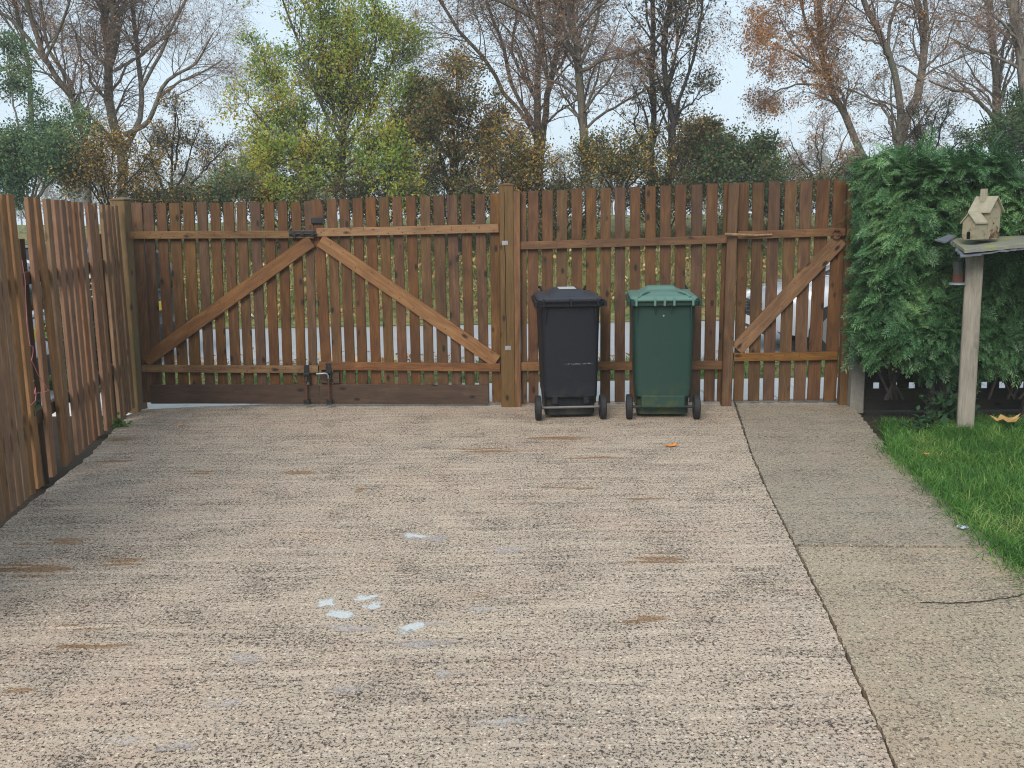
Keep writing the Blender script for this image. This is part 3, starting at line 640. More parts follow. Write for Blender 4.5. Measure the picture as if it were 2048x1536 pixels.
plant('birch_tree', 'thick birch trunk cut by the right edge of the photo', 'tree', [
  ([(2068, 345), (2058, 230), (2048, 153), (2036, 68), (2025, 0)], 28, 20, .2), ([(2040, 90), (2010, 50), (1985, 30)], 8, 4, -.4), ([(2045, 120), (2090, 60), (2110, 0)], 9, 5, .4)],
  18.0, 'birch', 14, M_barkB, M_twigP, [(L_tan, 1.4, .05, RND(.5), {})], scale=.7, dens=.7)
plant('hawthorn_bush', 'leafless dark bush with tangled twigs just above the hedge top', 'bush', fan(1855, 345, 200, 150, 6, rgp), 18.0, 'shrub', 15, M_barkD, M_twigD, [(L_alder, .8, .06, RND(.4), {})], scale=.75, dens=1.2)
plant('hawthorn_bush', 'leafless brown bush between the orange birch and the pedestrian gate', 'bush', fan(1640, 385, 200, 150, 6, rgp), 19.5, 'shrub', 16, M_barkD, M_twigP, [(L_oran, 1.0, .06, RND(.3), {}), (L_dkg, 1.5, .07, LOW(2.4, .6), {})], scale=.75, dens=1.2)
plant('yew_bush', 'dark evergreen behind the hedge at the right edge', 'bush', fan(2020, 345, 170, 160, 6, rgp), 17.5, 'shrub', 17, M_barkD, M_twigD, [(L_dkg, 8, .055, None, dict(spread=.06))], scale=.7, dens=1.2)
plant('holly_bush', 'dense dark green bush above the fence beside the pedestrian gate', 'bush', fan(1475, 400, 230, 128, 9, rgp), 18.0, 'shrub', 18, M_barkD, M_twigD, [(L_dkg, 7.0, .06, None, dict(spread=.07)), (L_alder, 3.0, .06, None, dict(spread=.08))], scale=.75, dens=1.25)
plant('elder_bush', 'bronze leaved bush between the alders and the dark green bush', 'bush', fan(1405, 395, 120, 160, 5, rgp), 19.0, 'shrub', 19, M_barkD, M_twigD, [(L_alder, 7, .062, None, dict(spread=.07)), (L_bro, 2.5, .06, None, dict(spread=.07))], scale=.7, dens=1.1)
plant('bramble_bush', 'low golden-leaved thicket at the foot of the multi-stemmed birch', 'bush', fan(1030, 400, 240, 130, 8, rgp), 18.3, 'shrub', 20, M_barkD, M_twigD, [(L_gold, 3.4, .055, None, dict(spread=.10)), (L_bro, 3.0, .055, None, dict(spread=.10)), (L_dkg, 1.6, .055, None, dict(spread=.08))], scale=.75, dens=1.1)
plant('bramble_bush', 'low dark green thicket with yellow leaves at the foot of the thick birch', 'bush', fan(1235, 400, 200, 150, 8, rgp), 18.3, 'shrub', 21, M_barkD, M_twigD, [(L_gold, 2.2, .055, None, dict(spread=.10)), (L_alder, 2.6, .055, None, dict(spread=.08)), (L_dkg, 2.6, .055, None, dict(spread=.08))], scale=.7, dens=1.1)
plant('bramble_bush', 'low brown and gold thicket under the forked birch at the left', 'bush', fan(215, 420, 210, 150, 8, rgp), 18.6, 'shrub', 22, M_barkD, M_twigD, [(L_gold, 2.4, .052, None, dict(spread=.12)), (L_bro, 3.0, .052, None, dict(spread=.12))], scale=.9, dens=1.1)
plant('bramble_bush', 'low grey-green bush between the thorn tree and the yellow-green tree', 'bush', fan(450, 415, 120, 70, 6, rgp), 18.3, 'shrub', 23, M_barkD, M_twigD, [(L_mid, 3.5, .055, None, dict(spread=.08)), (L_bro, 2.6, .055, None, dict(spread=.08))], scale=.55, dens=1.0)
# low scrub on top of the bank, seen through the gaps
for i, (x, h, w) in enumerate([(330, 125, 170), (570, 110, 180), (760, 125, 190), (905, 130, 170), (1120, 140, 180), (1330, 135, 150), (1560, 145, 160), (1690, 140, 140)]):
    plant('scrub_bush', ['low dark scrub below the thorn tree, seen through the left gate leaf', 'low dark scrub behind the middle of the left gate leaf', 'low dark scrub below the yellow-green tree, right of its trunk',
        'low dark scrub below the bronze-green tree', 'low dark scrub between the two middle birches', 'low dark scrub below the two alders', 'low dark scrub behind the left half of the pedestrian gate', 'low dark scrub behind the latch side of the pedestrian gate'][i],
        'bush', fan(x, 470, w, h, 6, rgp), 19.2 + .2 * (i % 3), 'shrub', 40 + i, M_barkD, M_twigD, [(L_dkg, 2.2, .055, None, dict(spread=.10)), (L_alder, 3.2, .055, None, dict(spread=.10)), (L_bro, 2.2, .055, None, dict(spread=.10))], scale=.7, dens=1.25, group='scrub along the bank', root=False)
# far wood fading in the mist
rg = np.random.default_rng(77); parts = []; lparts = []
for i in range(110):
    x = rg.uniform(-105, 105); y = rg.uniform(125, 180); h = rg.uniform(8, 11.5)
    P = np.array([[[x, y, .5], [x + rg.normal(0, .2), y, h * .5], [x + rg.normal(0, .5), y, h]]]); Rr = np.array([[.16, .1, .03]])
    parts.append(tubes(P, Rr, 5)); B1, R1, _ = spawn(rg, P, Rr, 26, .2, 1, 2.8, 1.0, 48, .3, 0, 5, .15, .5, .02); parts.append(tubes(B1, R1, 3))
    B2, R2_, _ = spawn(rg, B1, R1, 9, .2, 1, 1.1, .6, 45, .1, .05, 4, .2, .6, .012); parts.append(tubes(B2, R2_, 3)); lparts.append(leaves(rg, B2, R2_, 4, .3, spread=.4))
V, Q = cat(parts + lparts); tag(np_mesh('far_wood', V, Q, L_alder), 'misty far-off wood of grey trees beyond the bank', 'wood', kind='stuff')

# grass tufts and fallen leaves on the bank and verge
def blades(rg, p, h, w, lean=.35):
    n = len(p); a = rg.uniform(0, 2 * np.pi, n); dx = np.stack([np.cos(a), np.sin(a), 0 * a], 1); l = rg.normal(0, lean, (n, 2)); ld = np.stack([l[:, 0], l[:, 1], 0 * a], 1)
    h = h[:, None]; b0 = p - dx * w; b1 = p + dx * w; mid = p + ld * h * .35 + np.array([0, 0, .6]) * h; tip = p + ld * h * 1.1 + np.array([0, 0, .95]) * h - np.array([0, 0, .25]) * h * np.sum(ld ** 2, 1, keepdims=True)
    V = np.stack([b0, b1, mid + dx * w * .75, mid - dx * w * .75, tip], 1).reshape(-1, 3); i = np.arange(n)[:, None] * 5
    return V, (i + np.array([0, 1, 2, 3])), (i + np.array([3, 2, 4]))
L_grass = foliage('lawn_grass_blades', [(.0, (.028, .085, .017)), (.45, (.075, .20, .035)), (.8, (.16, .31, .06)), (1, (.36, .38, .14))], .35, 2.5)
L_straw = foliage('bank_grass_blades', [(.0, (.05, .10, .022)), (.4, (.13, .18, .04)), (.7, (.30, .27, .10)), (1, (.42, .34, .16))], .35, .8)
rg = np.random.default_rng(3)
n = 26000; X = rg.uniform(-8.5, 9, n); Y = rg.uniform(16.2, 21, n); p = np.stack([X, Y, bank_z(X, Y) - .01], 1)
V, Q, T = blades(rg, p, rg.uniform(.08, .3, n), .008, .6)
tag(np_mesh('bank_grass', V, Q, L_straw, T=T), 'rough straw-tinted grass on the bank across the road', 'grass', kind='stuff')
n = 9000; X = rg.uniform(-7, 9, n); Y = rg.uniform(10.15, 11.3, n); p = np.stack([X, Y, np.full(n, -.03)], 1)
V, Q, T = blades(rg, p, rg.uniform(.05, .14, n), .006, .5)
tag(np_mesh('verge_grass', V, Q, L_grass, T=T), 'green grass strip between pavement and road', 'grass', kind='stuff')
n = 9000; X = rg.uniform(-8.5, 9, n); Y = rg.uniform(16.0, 20.5, n); p = np.stack([X, Y, bank_z(X, Y) + .03 + rg.uniform(0, .12, n)], 1)
V, Q = leafquads(rg, p, rg.uniform(.05, .10, n), 0, 1.0, .7)
n = 1500; X = rg.uniform(-8.5, 9, n); Y = 11.35 + np.abs(rg.normal(0, .55, n)); p = np.stack([X, Y, np.full(n, -.018)], 1)
V2, Q2 = leafquads(rg, p, rg.uniform(.05, .09, n), 0, 3.0, .7); V, Q = cat([(V, Q), (V2, Q2)])
tag(np_mesh('fallen_leaves', V, Q, foliage('fallen_leaf_litter', [(0, (.14, .07, .035)), (.5, (.34, .20, .07)), (.8, (.48, .36, .14)), (1, (.55, .45, .25))], .2, .7)), 'brown and yellow leaves strewn over bank and gutter', 'leaves', kind='stuff')

# lawn grass
rg = np.random.default_rng(4); pts = []
poly = [Vector((x, y)) for x, y in lo]
def inside(x, y):
    c = False; j = len(lo) - 1
    for i in range(len(lo)):
        if (lo[i][1] > y) != (lo[j][1] > y) and x < (lo[j][0] - lo[i][0]) * (y - lo[i][1]) / (lo[j][1] - lo[i][1]) + lo[i][0]: c = not c
        j = i
    return c
while len(pts) < 42000:
    y = 4.2 + 3.8 * rg.uniform() ** .8; x = rg.uniform(2.0, 6.2)
    if inside(x + rg.normal(0, .02), y): pts.append((x, y, -.022))
p = np.array(pts); cl = .5 + .5 * np.sin(p[:, 0] * 7 + 2 * np.sin(p[:, 1] * 5)) * np.sin(p[:, 1] * 6.3 + p[:, 0])
V, Q, T = blades(rg, p, rg.uniform(.035, .085, len(p)) * (1 + .9 * cl), .0026, .9)
tag(np_mesh('lawn_grass', V, Q, L_grass, T=T), 'bright green tufted lawn beside the concrete path', 'grass', kind='stuff')
# ragged tufts spilling over the path edge and round the table post
ep = []
line = [Vector((a.x, a.y, 0)) for a in [G(1776, 897)] + R[2:] + R2]
for a, b in zip(line[:-1], line[1:]):
    for _ in range(int((b - a).length * 700)):
        q = a.lerp(b, rg.uniform()); ep.append((q.x + rg.normal(.015, .045), q.y + rg.normal(0, .03), -.02))
bp = G(1932, 866)
for _ in range(900): ep.append((bp.x + rg.normal(0, .12), bp.y + rg.normal(-.03, .07), -.02))
p = np.array(ep); V, Q, T = blades(rg, p, rg.uniform(.06, .14, len(p)), .0028, .9)
tag(np_mesh('long_grass', V, Q, L_grass, T=T), 'longer grass flopping over the path edge and around the bird table post', 'grass', kind='stuff')

# ------------------------------------------------------------------ gates and fence
def rows(x0, y0, s, tops, bots, yb):
    return [((x0 + s * (a + b) / 2, x0 + s * (c + d) / 2), (s * (b - a), s * (d - c)), y0 + s * yb) for (a, b), (c, d) in zip(tops, bots)]
def picket_set(parent, x0, y0, s, tops, bots, yb, ytop, ybot, off=0.0, th=.02, mat=M_gate, jit=.9):
    for i, ((xt, xb), (wt, wb), yrow) in enumerate(rows(x0, y0, s, tops, bots, yb)):
        f = i / max(1, len(tops) - 1); yt = ytop[0] + (ytop[1] - ytop[0]) * f + RNG.uniform(-jit, jit); ybm = ybot[0] + (ybot[1] - ybot[0]) * f + RNG.uniform(-1, 1)
        sl = (xb - xt) / (yrow - yt); xbm = xt + sl * (ybm - yt)
        P1, P0 = FP(xt, yt, off), FP(xbm, ybm, off)
        w = .475 * ((FP(xt + wt / 2, yt, off) - FP(xt - wt / 2, yt, off)).length + (FP(xb + wb / 2, yrow, off) - FP(xb - wb / 2, yrow, off)).length)
        board(parent, 'picket', P0, P1, w, th, FN, mat, slant=RNG.uniform(-.03, .03))
def hboard(parent, name, a, b, off, th, mat, nailn=0, **kw):
    """a: (x, ytop, ybottom) of one end, b: of the other; pixels on the fence plane at off"""
    P0, P1 = FP(a[0], (a[1] + a[2]) / 2, off), FP(b[0], (b[1] + b[2]) / 2, off)
    w = .5 * ((FP(a[0], a[1], off) - FP(a[0], a[2], off)).length + (FP(b[0], b[1], off) - FP(b[0], b[2], off)).length)
    if nailn: kw['nails'] = [((k + .5) / nailn + RNG.uniform(-.012, .012), RNG.choice((-.22, .2)) + RNG.uniform(-.05, .05)) for k in range(nailn)] + [((k + .5) / nailn + RNG.uniform(-.012, .012), RNG.uniform(-.25, .25)) for k in range(0, nailn, 2)]
    return board(parent, name, P0, P1, w, th, FN, mat, **kw)
def brace(parent, a, b, wpx, off, th, mat, nailn=12):
    P0, P1 = FP(*a, off), FP(*b, off); w = (FP(a[0], a[1], off) - FP(a[0], a[1] + wpx, off)).length
    return board(parent, 'brace', P0, P1, w, th, FN, mat, nails=[((k + .5) / nailn + RNG.uniform(-.01, .01), RNG.choice((-.2, .2)) + RNG.uniform(-.06, .06)) for k in range(nailn)] if nailn else ())
def base_at(px, py): p = FP(px, py); return (p.x, p.y, 0)

e = empty('gate_leaf', base_at(455, 812), 'left leaf of the brown double gate, with the sliding bolt on its top rail', 'gate', 'driveway gate leaves')
picket_set(e, 240, 380, .29957, [(65,150),(150,220),(232,310),(322,400),(412,497),(508,580),(595,668),(683,760),(772,845),(865,937),(955,1030),(1045,1117),(1137,1210),(1225,1290)],
  [(145,207),(211,280),(300,362),(385,455),(468,540),(562,630),(652,715),(740,805),(827,890),(912,980),(1002,1065),(1088,1153),(1180,1238),(1262,1318)], 1240, (406, 403), (806, 807))
hboard(e, 'top_rail', (258, 464, 478), (628, 461, 477.5), .045, .043, M_rail, nailn=14)
hboard(e, 'bottom_rail', (283, 730, 744.5), (636, 732, 746), .045, .043, M_rail, nailn=14)
brace(e, (290, 722), (622, 482), 25, .042, .040, M_rail)
hboard(e, 'kick_board', (301, 770, 807.5), (639.5, 770, 808.5), .027, .025, M_kick)
# sliding bolt on the top rail: base plate, barrel, knob, keep
def bolt(parent, x0, x1, y0, y1, off):
    mb = MB(); A, B = FP(x0, (y0 + y1) / 2, off), FP(x1, (y0 + y1) / 2, off); h = (FP(x0, y0, off) - FP(x0, y1, off)).length
    X = (B - A).normalized(); Z = Vector((0, 0, 1)); L = (B - A).length
    Mx = Matrix.Translation(A) @ Matrix(((X.x, FN.x, 0, 0), (X.y, FN.y, 0, 0), (X.z, FN.z, 1, 0), (0, 0, 0, 1)))
    mb.box((0, 0, -h / 2), (L, .004, h / 2), .001, Mx)
    for q in (.12, .45, .82): mb.box((L * q, .004, -h * .36), (L * q + .03, .026, h * .36), .003, Mx)
    mb.tube([Mx @ Vector((L * .02, .015, 0)), Mx @ Vector((L * 1.04, .015, 0))], .0085, 10)
    mb.tube([Mx @ Vector((L * .25, .015, 0)), Mx @ Vector((L * .25, .030, -h * .2)), Mx @ Vector((L * .25, .034, -h * .8))], .006, 8)
    return mb.build('bolt', M_black, parent, world=True)
bolt(e, 578, 632, 462, 473, .046)
def drop_bolt(parent, x, yt, yb, off, plate, bent):
    o1 = MB(); A, B = FP(x[0], yt, off), FP(x[1], yb, off); ax = (B - A); L = ax.length; ax.normalize()
    S = ax.cross(FN).normalized(); Mx = Matrix(((S.x, FN.x, ax.x, A.x), (S.y, FN.y, ax.y, A.y), (S.z, FN.z, ax.z, A.z), (0, 0, 0, 1)))
    o1.box((-.024, 0, 0), (.024, .005, plate * L), .002, Mx)
    for q in (plate * .55, plate * .97): o1.box((-.028, .0, q * L - .008), (.028, .034, q * L + .008), .002, Mx)
    o = o1.build('drop_bolt', M_black, parent, world=True)
    g1 = MB(); g1.box((-.028, .0, .90 * L - .008), (.028, .034, .90 * L + .008), .002, Mx); g1.box((-.026, -.0, L * .90 + .007), (.026, .030, L), .002, Mx); g1.build('bolt_guide', M_black, parent, world=True)
    mb = MB(); mb.tube([Mx @ Vector((0, .019, L * .30)), Mx @ Vector((0, .019, L * .99))], .0085, 10)
    mb.build('bolt_rod', M_rust, o, world=False).location = -Vector(parent.location)
    if bent:
        mb = MB(); mb.tube([Mx @ Vector(q) for q in [(0, .019, L * .42), (0, .022, L * .30), (.008, .028, L * .25), (.03, .034, L * .235), (.10, .045, L * .245)]], .0085, 10)
        mb.build('bolt_handle', M_zinc, o).location = -Vector(parent.location)
drop_bolt(e, (613, 614.5), 730, 808, .047, .42, False)

e = empty('gate_leaf', base_at(820, 812), 'right leaf of the brown double gate, with golden top rail and brace', 'gate', 'driveway gate leaves')
picket_set(e, 580, 380, .29944, [(140,222),(243,310),(325,393),(413,487),(500,572),(588,662),(680,748),(770,842),(865,937),(953,1030),(1043,1117),(1138,1213),(1230,1305),(1333,1400)],
  [(205,270),(280,350),(363,435),(450,515),(535,605),(625,690),(715,780),(803,870),(892,960),(980,1055),(1073,1143),(1165,1230),(1257,1325),(1345,1412)], 1100, (399, 387), (807, 805))
hboard(e, 'top_rail', (633, 456.5, 473.5), (997, 448, 465), .045, .043, M_railgold, nailn=14)
hboard(e, 'bottom_rail', (638, 724, 740.5), (1000, 727.5, 743), .045, .043, M_rail, nailn=14)
brace(e, (640, 481), (993, 723), 27, .042, .040, M_railgold)
hboard(e, 'kick_board', (640, 769, 807.5), (977, 770, 809), .027, .025, M_kick)
hboard(e, 'bolt_block', (640, 745, 767), (678, 745.5, 767), .04, .038, M_kick)
mb = MB(); A = FP(642, 440, .001)
Mx = Matrix.Translation(A) @ Matrix(((FT.x, FN.x, 0, 0), (FT.y, FN.y, 0, 0), (0, 0, 1, 0), (0, 0, 0, 1)))
mb.box((-.09, 0, -.022), (.03, .004, .022), .001, Mx); mb.box((-.085, .004, -.030), (.025, .024, .016), .004, Mx); mb.box((.018, 0, -.04), (.034, .028, .024), .002, Mx)
mb.build('bolt_keep', M_black, e, world=True)
drop_bolt(e, (656.5, 660), 726, 808, .050, .40, True)

e = empty('fence_panel', base_at(1250, 808), 'brown picket fence panel behind the two wheelie bins', 'fence')
picket_set(e, 1000, 340, .3385, [(118,155),(163,230),(248,315),(333,400),(420,487),(507,572),(592,657),(677,743),(767,833),(857,922),(945,1012),(1035,1102),(1130,1200),(1222,1290),(1325,1362)],
  [(124,160),(168,228),(251,315),(335,400),(421,485),(506,569),(590,653),(676,740),(763,827),(852,915),(940,1005),(1028,1093),(1118,1185),(1203,1272),(1283,1322)], 1250, (382.5, 366.5), (807, 803))
hboard(e, 'top_rail', (1040, 484, 499), (1455, 470, 487), .045, .043, M_rail, nailn=14)
hboard(e, 'bottom_rail', (1042, 725, 742), (1448, 722.5, 739), .045, .043, M_rail, nailn=14)

e = empty('pedestrian_gate', base_at(1580, 806), 'narrow brown picket gate with single diagonal brace beside the hedge', 'gate')
picket_set(e, 1420, 340, .3257, [(180,240),(260,337),(360,438),(460,540),(555,635),(657,743),(760,846)], [(138,210),(232,303),(325,395),(420,492),(513,587),(597,675),(695,775)], 1400, (366, 358.5), (802, 801))
hboard(e, 'top_rail', (1466, 463.5, 478.5), (1691, 455, 471.5), .045, .043, M_rail, nailn=7)
hboard(e, 'bottom_rail', (1468, 707, 723), (1675, 704, 720), .045, .043, M_rail, nailn=7)
brace(e, (1474, 699), (1683, 479), 28, .042, .040, M_rail, 6)
A = FP(1673, 467, .052); ring = MB()
pts = [A + FT * (.036 * math.sin(t)) + Vector((0, 0, -.006 + .040 * math.cos(t))) + FN * .006 for t in np.linspace(0, 2 * math.pi, 20)]
ring.tube(pts, .0055, 8, False); ring.tube([A + Vector((0, 0, .03)) - FN * .02, A + Vector((0, 0, .03)) + FN * .014], .012, 8)
ring.build('ring_latch', M_rust, e, world=True)
# stick lying across the hinge side
mb = MB(); st = [FP(1450, 468.5, .12), FP(1475, 469.5, .10), FP(1510, 471, .06), FP(1544, 469, .058)]
mb.tube(st, [.013, .012, .011, .008], 8)
tag(mb.build('stick', wood('stick_wood', (.09, .05, .03), (.17, .10, .06), (.30, .21, .14))), 'thin wooden stick wedged against the pedestrian gate top rail', 'stick')

# posts
def post(name, label, a_top, a_bot, wpx, off, depth, mat, rot=0.0, cap=0, group=None, z0=-.05):
    Pt, Pb = FP(a_top[0], a_top[1], off), FP(a_bot[0], a_bot[1], off); w = (FP(a_top[0] + wpx, a_top[1], off) - FP(*a_top, off)).length
    Pb.z = z0; e = empty(name, (Pb.x, Pb.y, 0), label, 'post', group)
    n = FN.copy(); n.rotate(Matrix.Rotation(rot, 3, 'Z'))
    board(e, 'shaft', Pb, Pt, w, depth, n, mat, warp=.001, chamfer=.005)
    if cap:
        c = Pt - n * depth / 2; X = Vector((-n.y, n.x, 0)); h = w / 2 + .006; d = depth / 2 + .006; mb = MB()
        q = [c + X * sx * h + n * sy * d for sx, sy in ((-1, -1), (1, -1), (1, 1), (-1, 1))]
        lo_ = [v + Vector((0, 0, .001)) for v in q]; hi_ = [v + Vector((0, 0, .012)) for v in q]; ap = c + Vector((0, 0, .012 + cap))
        mb.add(lo_ + hi_ + [ap], [(0, 3, 2, 1), (0, 1, 5, 4), (1, 2, 6, 5), (2, 3, 7, 6), (3, 0, 4, 7), (4, 5, 8), (5, 6, 8), (6, 7, 8), (7, 4, 8)])
        mb.build('cap', mat, e, world=True)
    return e
post('gate_post', 'mossy square post with pyramid cap in the left corner of the yard', (233, 401), (262, 818), 34, .0, .14, M_cornerpost, rot=math.radians(-14), cap=.022)
ep_ = post('gate_post', 'thick cracked central post with two metal plates between gate and fence', (1012, 371), (1016.5, 813), 29, .07, .13, M_post, cap=.012)
P1, P0 = FP(1033, 383, .065), FP(1035.5, 812, .065); P0.z = -.03
board(ep_, 'cover_strip', P0, P1, .058, .05, FN, M_rail, warp=.001)
for (x, y) in ((1010, 486), (1016, 696)):
    A = FP(x, y, .071); mb = MB(); Mx = Matrix.Translation(A) @ Matrix(((FT.x, FN.x, 0, 0), (FT.y, FN.y, 0, 0), (0, 0, 1, 0), (0, 0, 0, 1)))
    mb.box((-.026, 0, -.019), (.026, .004, .019), .001, Mx); mb.tube([Mx @ Vector((0, .003, 0)), Mx @ Vector((0, .012, 0))], .009, 8)
    mb.build('metal_plate', M_zinc, ep_, world=True)
crk = MB(); ln_ = [FP(1008 + .0150 * (y - 380) + 1.2 * math.sin(y * .05), y, .0712) for y in range(384, 700, 14)]
crk.tube(ln_, [.0012 + .0022 * math.sin(3.14 * i / (len(ln_) - 1)) for i in range(len(ln_))], 4)
crk.build('crack', plain('crack_shadow_wood', (.012, .008, .006), .9, .1), ep_, world=True)
post('gate_post', 'slim brown post with hinges between fence panel and pedestrian gate', (1468.5, 366), (1453, 808), 21, .075, .09, M_gate, cap=0)
post('gate_post', 'brown latch post half hidden by the hedge', (1708, 357), (1687, 812), 18, .06, .09, M_post)
P = G(1714, 815); M_conc = plain('rough_concrete', (.19, .18, .155), .9, .2, nz=.4, scale=25, bump=.5)
ec = empty('concrete_post', (P.x, P.y, 0), 'stubby grey concrete post at the left end of the hedge', 'post')
board(ec, 'shaft', (P.x, P.y, -.05), (P.x + .02, P.y + .02, 1.55), .118, .11, FN, M_conc, warp=.001, chamfer=.008)

# left picket fence
e = empty('picket_fence', (LB.x, LB.y, 0), 'pale reddish picket fence with missing picket along the left of the drive', 'fence')
def LP_(px, py): return plane_hit(px, py, LB, LN)
tops = [(0,10),(13,30),(50,65),(66,80),(88,102),(104,119),(120,131),(133,143),(144.5,156),(156,167),(172,180),(180.5,187),(187.5,194),(203,211),(212,218.5),(219.5,226),(227,234)]
for i, (a, b) in enumerate(tops):
    ya = 387.5 + .105 * a; A, B = LP_(a, ya), LP_(b, ya + .105 * (b - a)); s0, s1 = (A - LB).dot(LT), (B - LB).dot(LT)
    sc, w = (s0 + s1) / 2, max(.06, min(.10, abs(s1 - s0) * .80))
    tl = {2: -.05, 3: .09, 4: -.03, 5: .0}.get(i, RNG.uniform(-.015, .015))
    zt = (A.z + B.z) / 2 + RNG.uniform(-.008, .008)
    off = RNG.uniform(0, .012)
    base = LB + LT * (sc - tl) + LN * off; top = LB + LT * sc + LN * off
    board(e, 'picket', (base.x, base.y, .02), (top.x, top.y, zt), w, .028, LN, M_left, slant=RNG.uniform(-.03, .03))
    if i == 0: s_first, zt0 = sc, zt
for k in range(1, 24):
    q = LB + LT * (s_first + .118 * k) + LN * RNG.uniform(0, .01)
    board(e, 'picket', (q.x, q.y, .02), (q.x + RNG.uniform(-.005, .005), q.y, zt0 + RNG.uniform(-.01, .01)), .088, .028, LN, M_left, slant=RNG.uniform(-.03, .03))
for z in (.45, 1.35):
    a = LB - LN * .024 + LT * .15; b = LB - LN * .024 + LT * (s_first + 2.7)
    board(e, 'rail', (a.x, a.y, z), (b.x, b.y, z), .08, .04, LN, M_kick, warp=.001)
for s in (.4, 2.4, 4.4):
    q = LB - LN * .066 + LT * s; board(e, 'post', (q.x, q.y, -.05), (q.x, q.y, 1.6), .09, .09, LN, M_kick, warp=.001)
print('left fence top z', zt0, 'corner', LB, 'FA', FA, 'FB', FB)

# dark picket fence behind the hedge
e = empty('hedge_fence', base_at(1900, 812), 'dark mossy old picket fence behind the hedge', 'fence')
s0 = (FP(1735, 800) - FA).dot(FT)
for k in range(24):
    s = s0 + k * .155; q = FA + FT * s - FN * .02
    board(e, 'picket', (q.x, q.y, -.02), (q.x, q.y, 1.45), .10, .02, FN, M_oldfence)
for z in (.24, 1.15):
    a, b = FA + FT * (s0 - .1) + FN * .026, FA + FT * (s0 + 3.8) + FN * .026
    board(e, 'rail', (a.x, a.y, z), (b.x, b.y, z), .09, .04, FN, M_oldfence)
a, b = FA + FT * (s0 - .1) + FN * .026, FA + FT * (s0 + 3.8) + FN * .026
board(e, 'gravel_board', (a.x, a.y, .045), (b.x, b.y, .045), .19, .025, FN, M_oldfence)

# ------------------------------------------------------------------ hedge
def spray_template():
    qs = []
    def strip(a, b, w):
        a, b = np.array(a), np.array(b); d = b - a; nrm = np.array([-d[1], d[0], 0]); nrm = nrm / (np.linalg.norm(nrm) + 1e-9) * w * .62
        m_ = a + d * .45; qs.append([a - nrm * .35, m_ + nrm * -1, b, m_ + nrm])
    strip((0, 0, 0), (0, 1, 0), .018)
    for i in range(8):
        t = .12 + .105 * i
        for s in (-1, 1):
            L = (.44 * (1 - t) + .10) * (1 if (i + (s > 0)) % 2 else .85); an = math.radians(40)
            a = (0, t + (.03 if s > 0 else 0), 0); b = (s * L * math.sin(an), a[1] + L * math.cos(an), 0); strip(a, b, .030)
            if L > .2:
                for u, sg in ((.40, 1), (.45, -1), (.7, 1), (.75, -1)):
                    c = (a[0] + (b[0] - a[0]) * u, a[1] + (b[1] - a[1]) * u, 0); l2 = L * .38 * (1.3 - u); a2 = an * s + sg * math.radians(38)
                    strip(c, (c[0] + l2 * math.sin(a2), c[1] + l2 * math.cos(a2), 0), .024)
    return np.array(qs)              # (F,4,3)
SPR = spray_template()
def sprays(rg, p, d, L, droop=.25):
    """p (n,3) roots, d (n,3) directions"""
    n = len(p); d = norm(d); up = norm(np.array([0, 0, 1.0]) + rg.normal(0, .55, (n, 3))); x = norm(np.cross(d, up)); z = np.cross(x, d)
    q = SPR.copy().reshape(-1, 3); q = q + np.stack([0 * q[:, 0], 0 * q[:, 0], -droop * q[:, 1] ** 2 - .25 * q[:, 0] ** 2], 1)
    V = p[:, None, :] + L[:, None, None] * (x[:, None, :] * q[None, :, 0:1] + d[:, None, :] * q[None, :, 1:2] + z[:, None, :] * q[None, :, 2:3])
    m_ = q.shape[0]; return V.reshape(-1, 3), np.arange(n * m_).reshape(-1, 4)
L_ley = foliage('conifer_sprays', [(.0, (.012, .042, .016)), (.35, (.040, .115, .044)), (.7, (.11, .23, .09)), (1, (.24, .38, .15))], .25, 2.0, rough=.5)
M_core = plain('brown_shade_core', (.020, .016, .011), .95, .1, nz=.6, scale=40, bump=.5)
H0 = FP(1716, 780).copy(); hs = (H0 - FA).dot(FT) - .07
def HQ(s, off, z): q = FA + FT * s + FN * off; return (q.x, q.y, z)
he = empty('conifer_hedge', HQ(hs + .6, .45, 0), 'tall green conifer hedge with feathery sprays beside the pedestrian gate', 'hedge')
rg = np.random.default_rng(21)
HL = 3.4
def top_z(s): return 2.11 + .04 * np.sin(s * 3.3) + .03 * np.sin(s * 8.1 + 1) - .085 * s
def bot_z(s): return .44 + .10 * np.sin(s * 5.0 + .8) - .10 * np.clip(s - .8, 0, 1) + .06 * np.sin(s * 13)
def front(s, z):
    return .86 + .10 * np.sin(s * 3.1 + z * 2.2) + .07 * np.sin(s * 7 - z * 4.4 + 1) + .05 * np.sin(z * 9 + s * 2) - .32 * np.clip((.8 - z) / .5, 0, 1) ** 1.5 - .25 * np.clip((z - 1.85) / .4, 0, 1) ** 2 - .35 * np.clip((.18 - s) / .25, 0, 1) ** 2
fnv, ftv = np.array(FN), np.array(FT); fa = np.array(FA)
def pos(s, o, z): return fa[None, :] + ftv[None, :] * (hs + s)[:, None] + fnv[None, :] * o[:, None] + np.array([0, 0, 1.0])[None, :] * z[:, None]
parts = []
for layer, (n, dep, Ls) in enumerate([(4200, .0, .19), (2400, .10, .22), (1600, .22, .26)]):
    s = rg.uniform(-.02, HL, n); z = bot_z(s) + (top_z(s) - bot_z(s)) * rg.uniform(0, 1, n)
    o = front(s, z) - dep - np.abs(rg.normal(0, .05, n)) - .10
    d = fnv * rg.uniform(.25, .8, n)[:, None] + ftv * rg.normal(-.25, .45, n)[:, None] + np.array([0, 0, 1.0]) * (rg.normal(-.25, .35, n) + .8 * np.clip((z - 1.8) / .35, 0, 1))[:, None]
    parts.append(sprays(rg, pos(s, o, z), d, Ls * rg.uniform(.65, 1.25, n), .35))
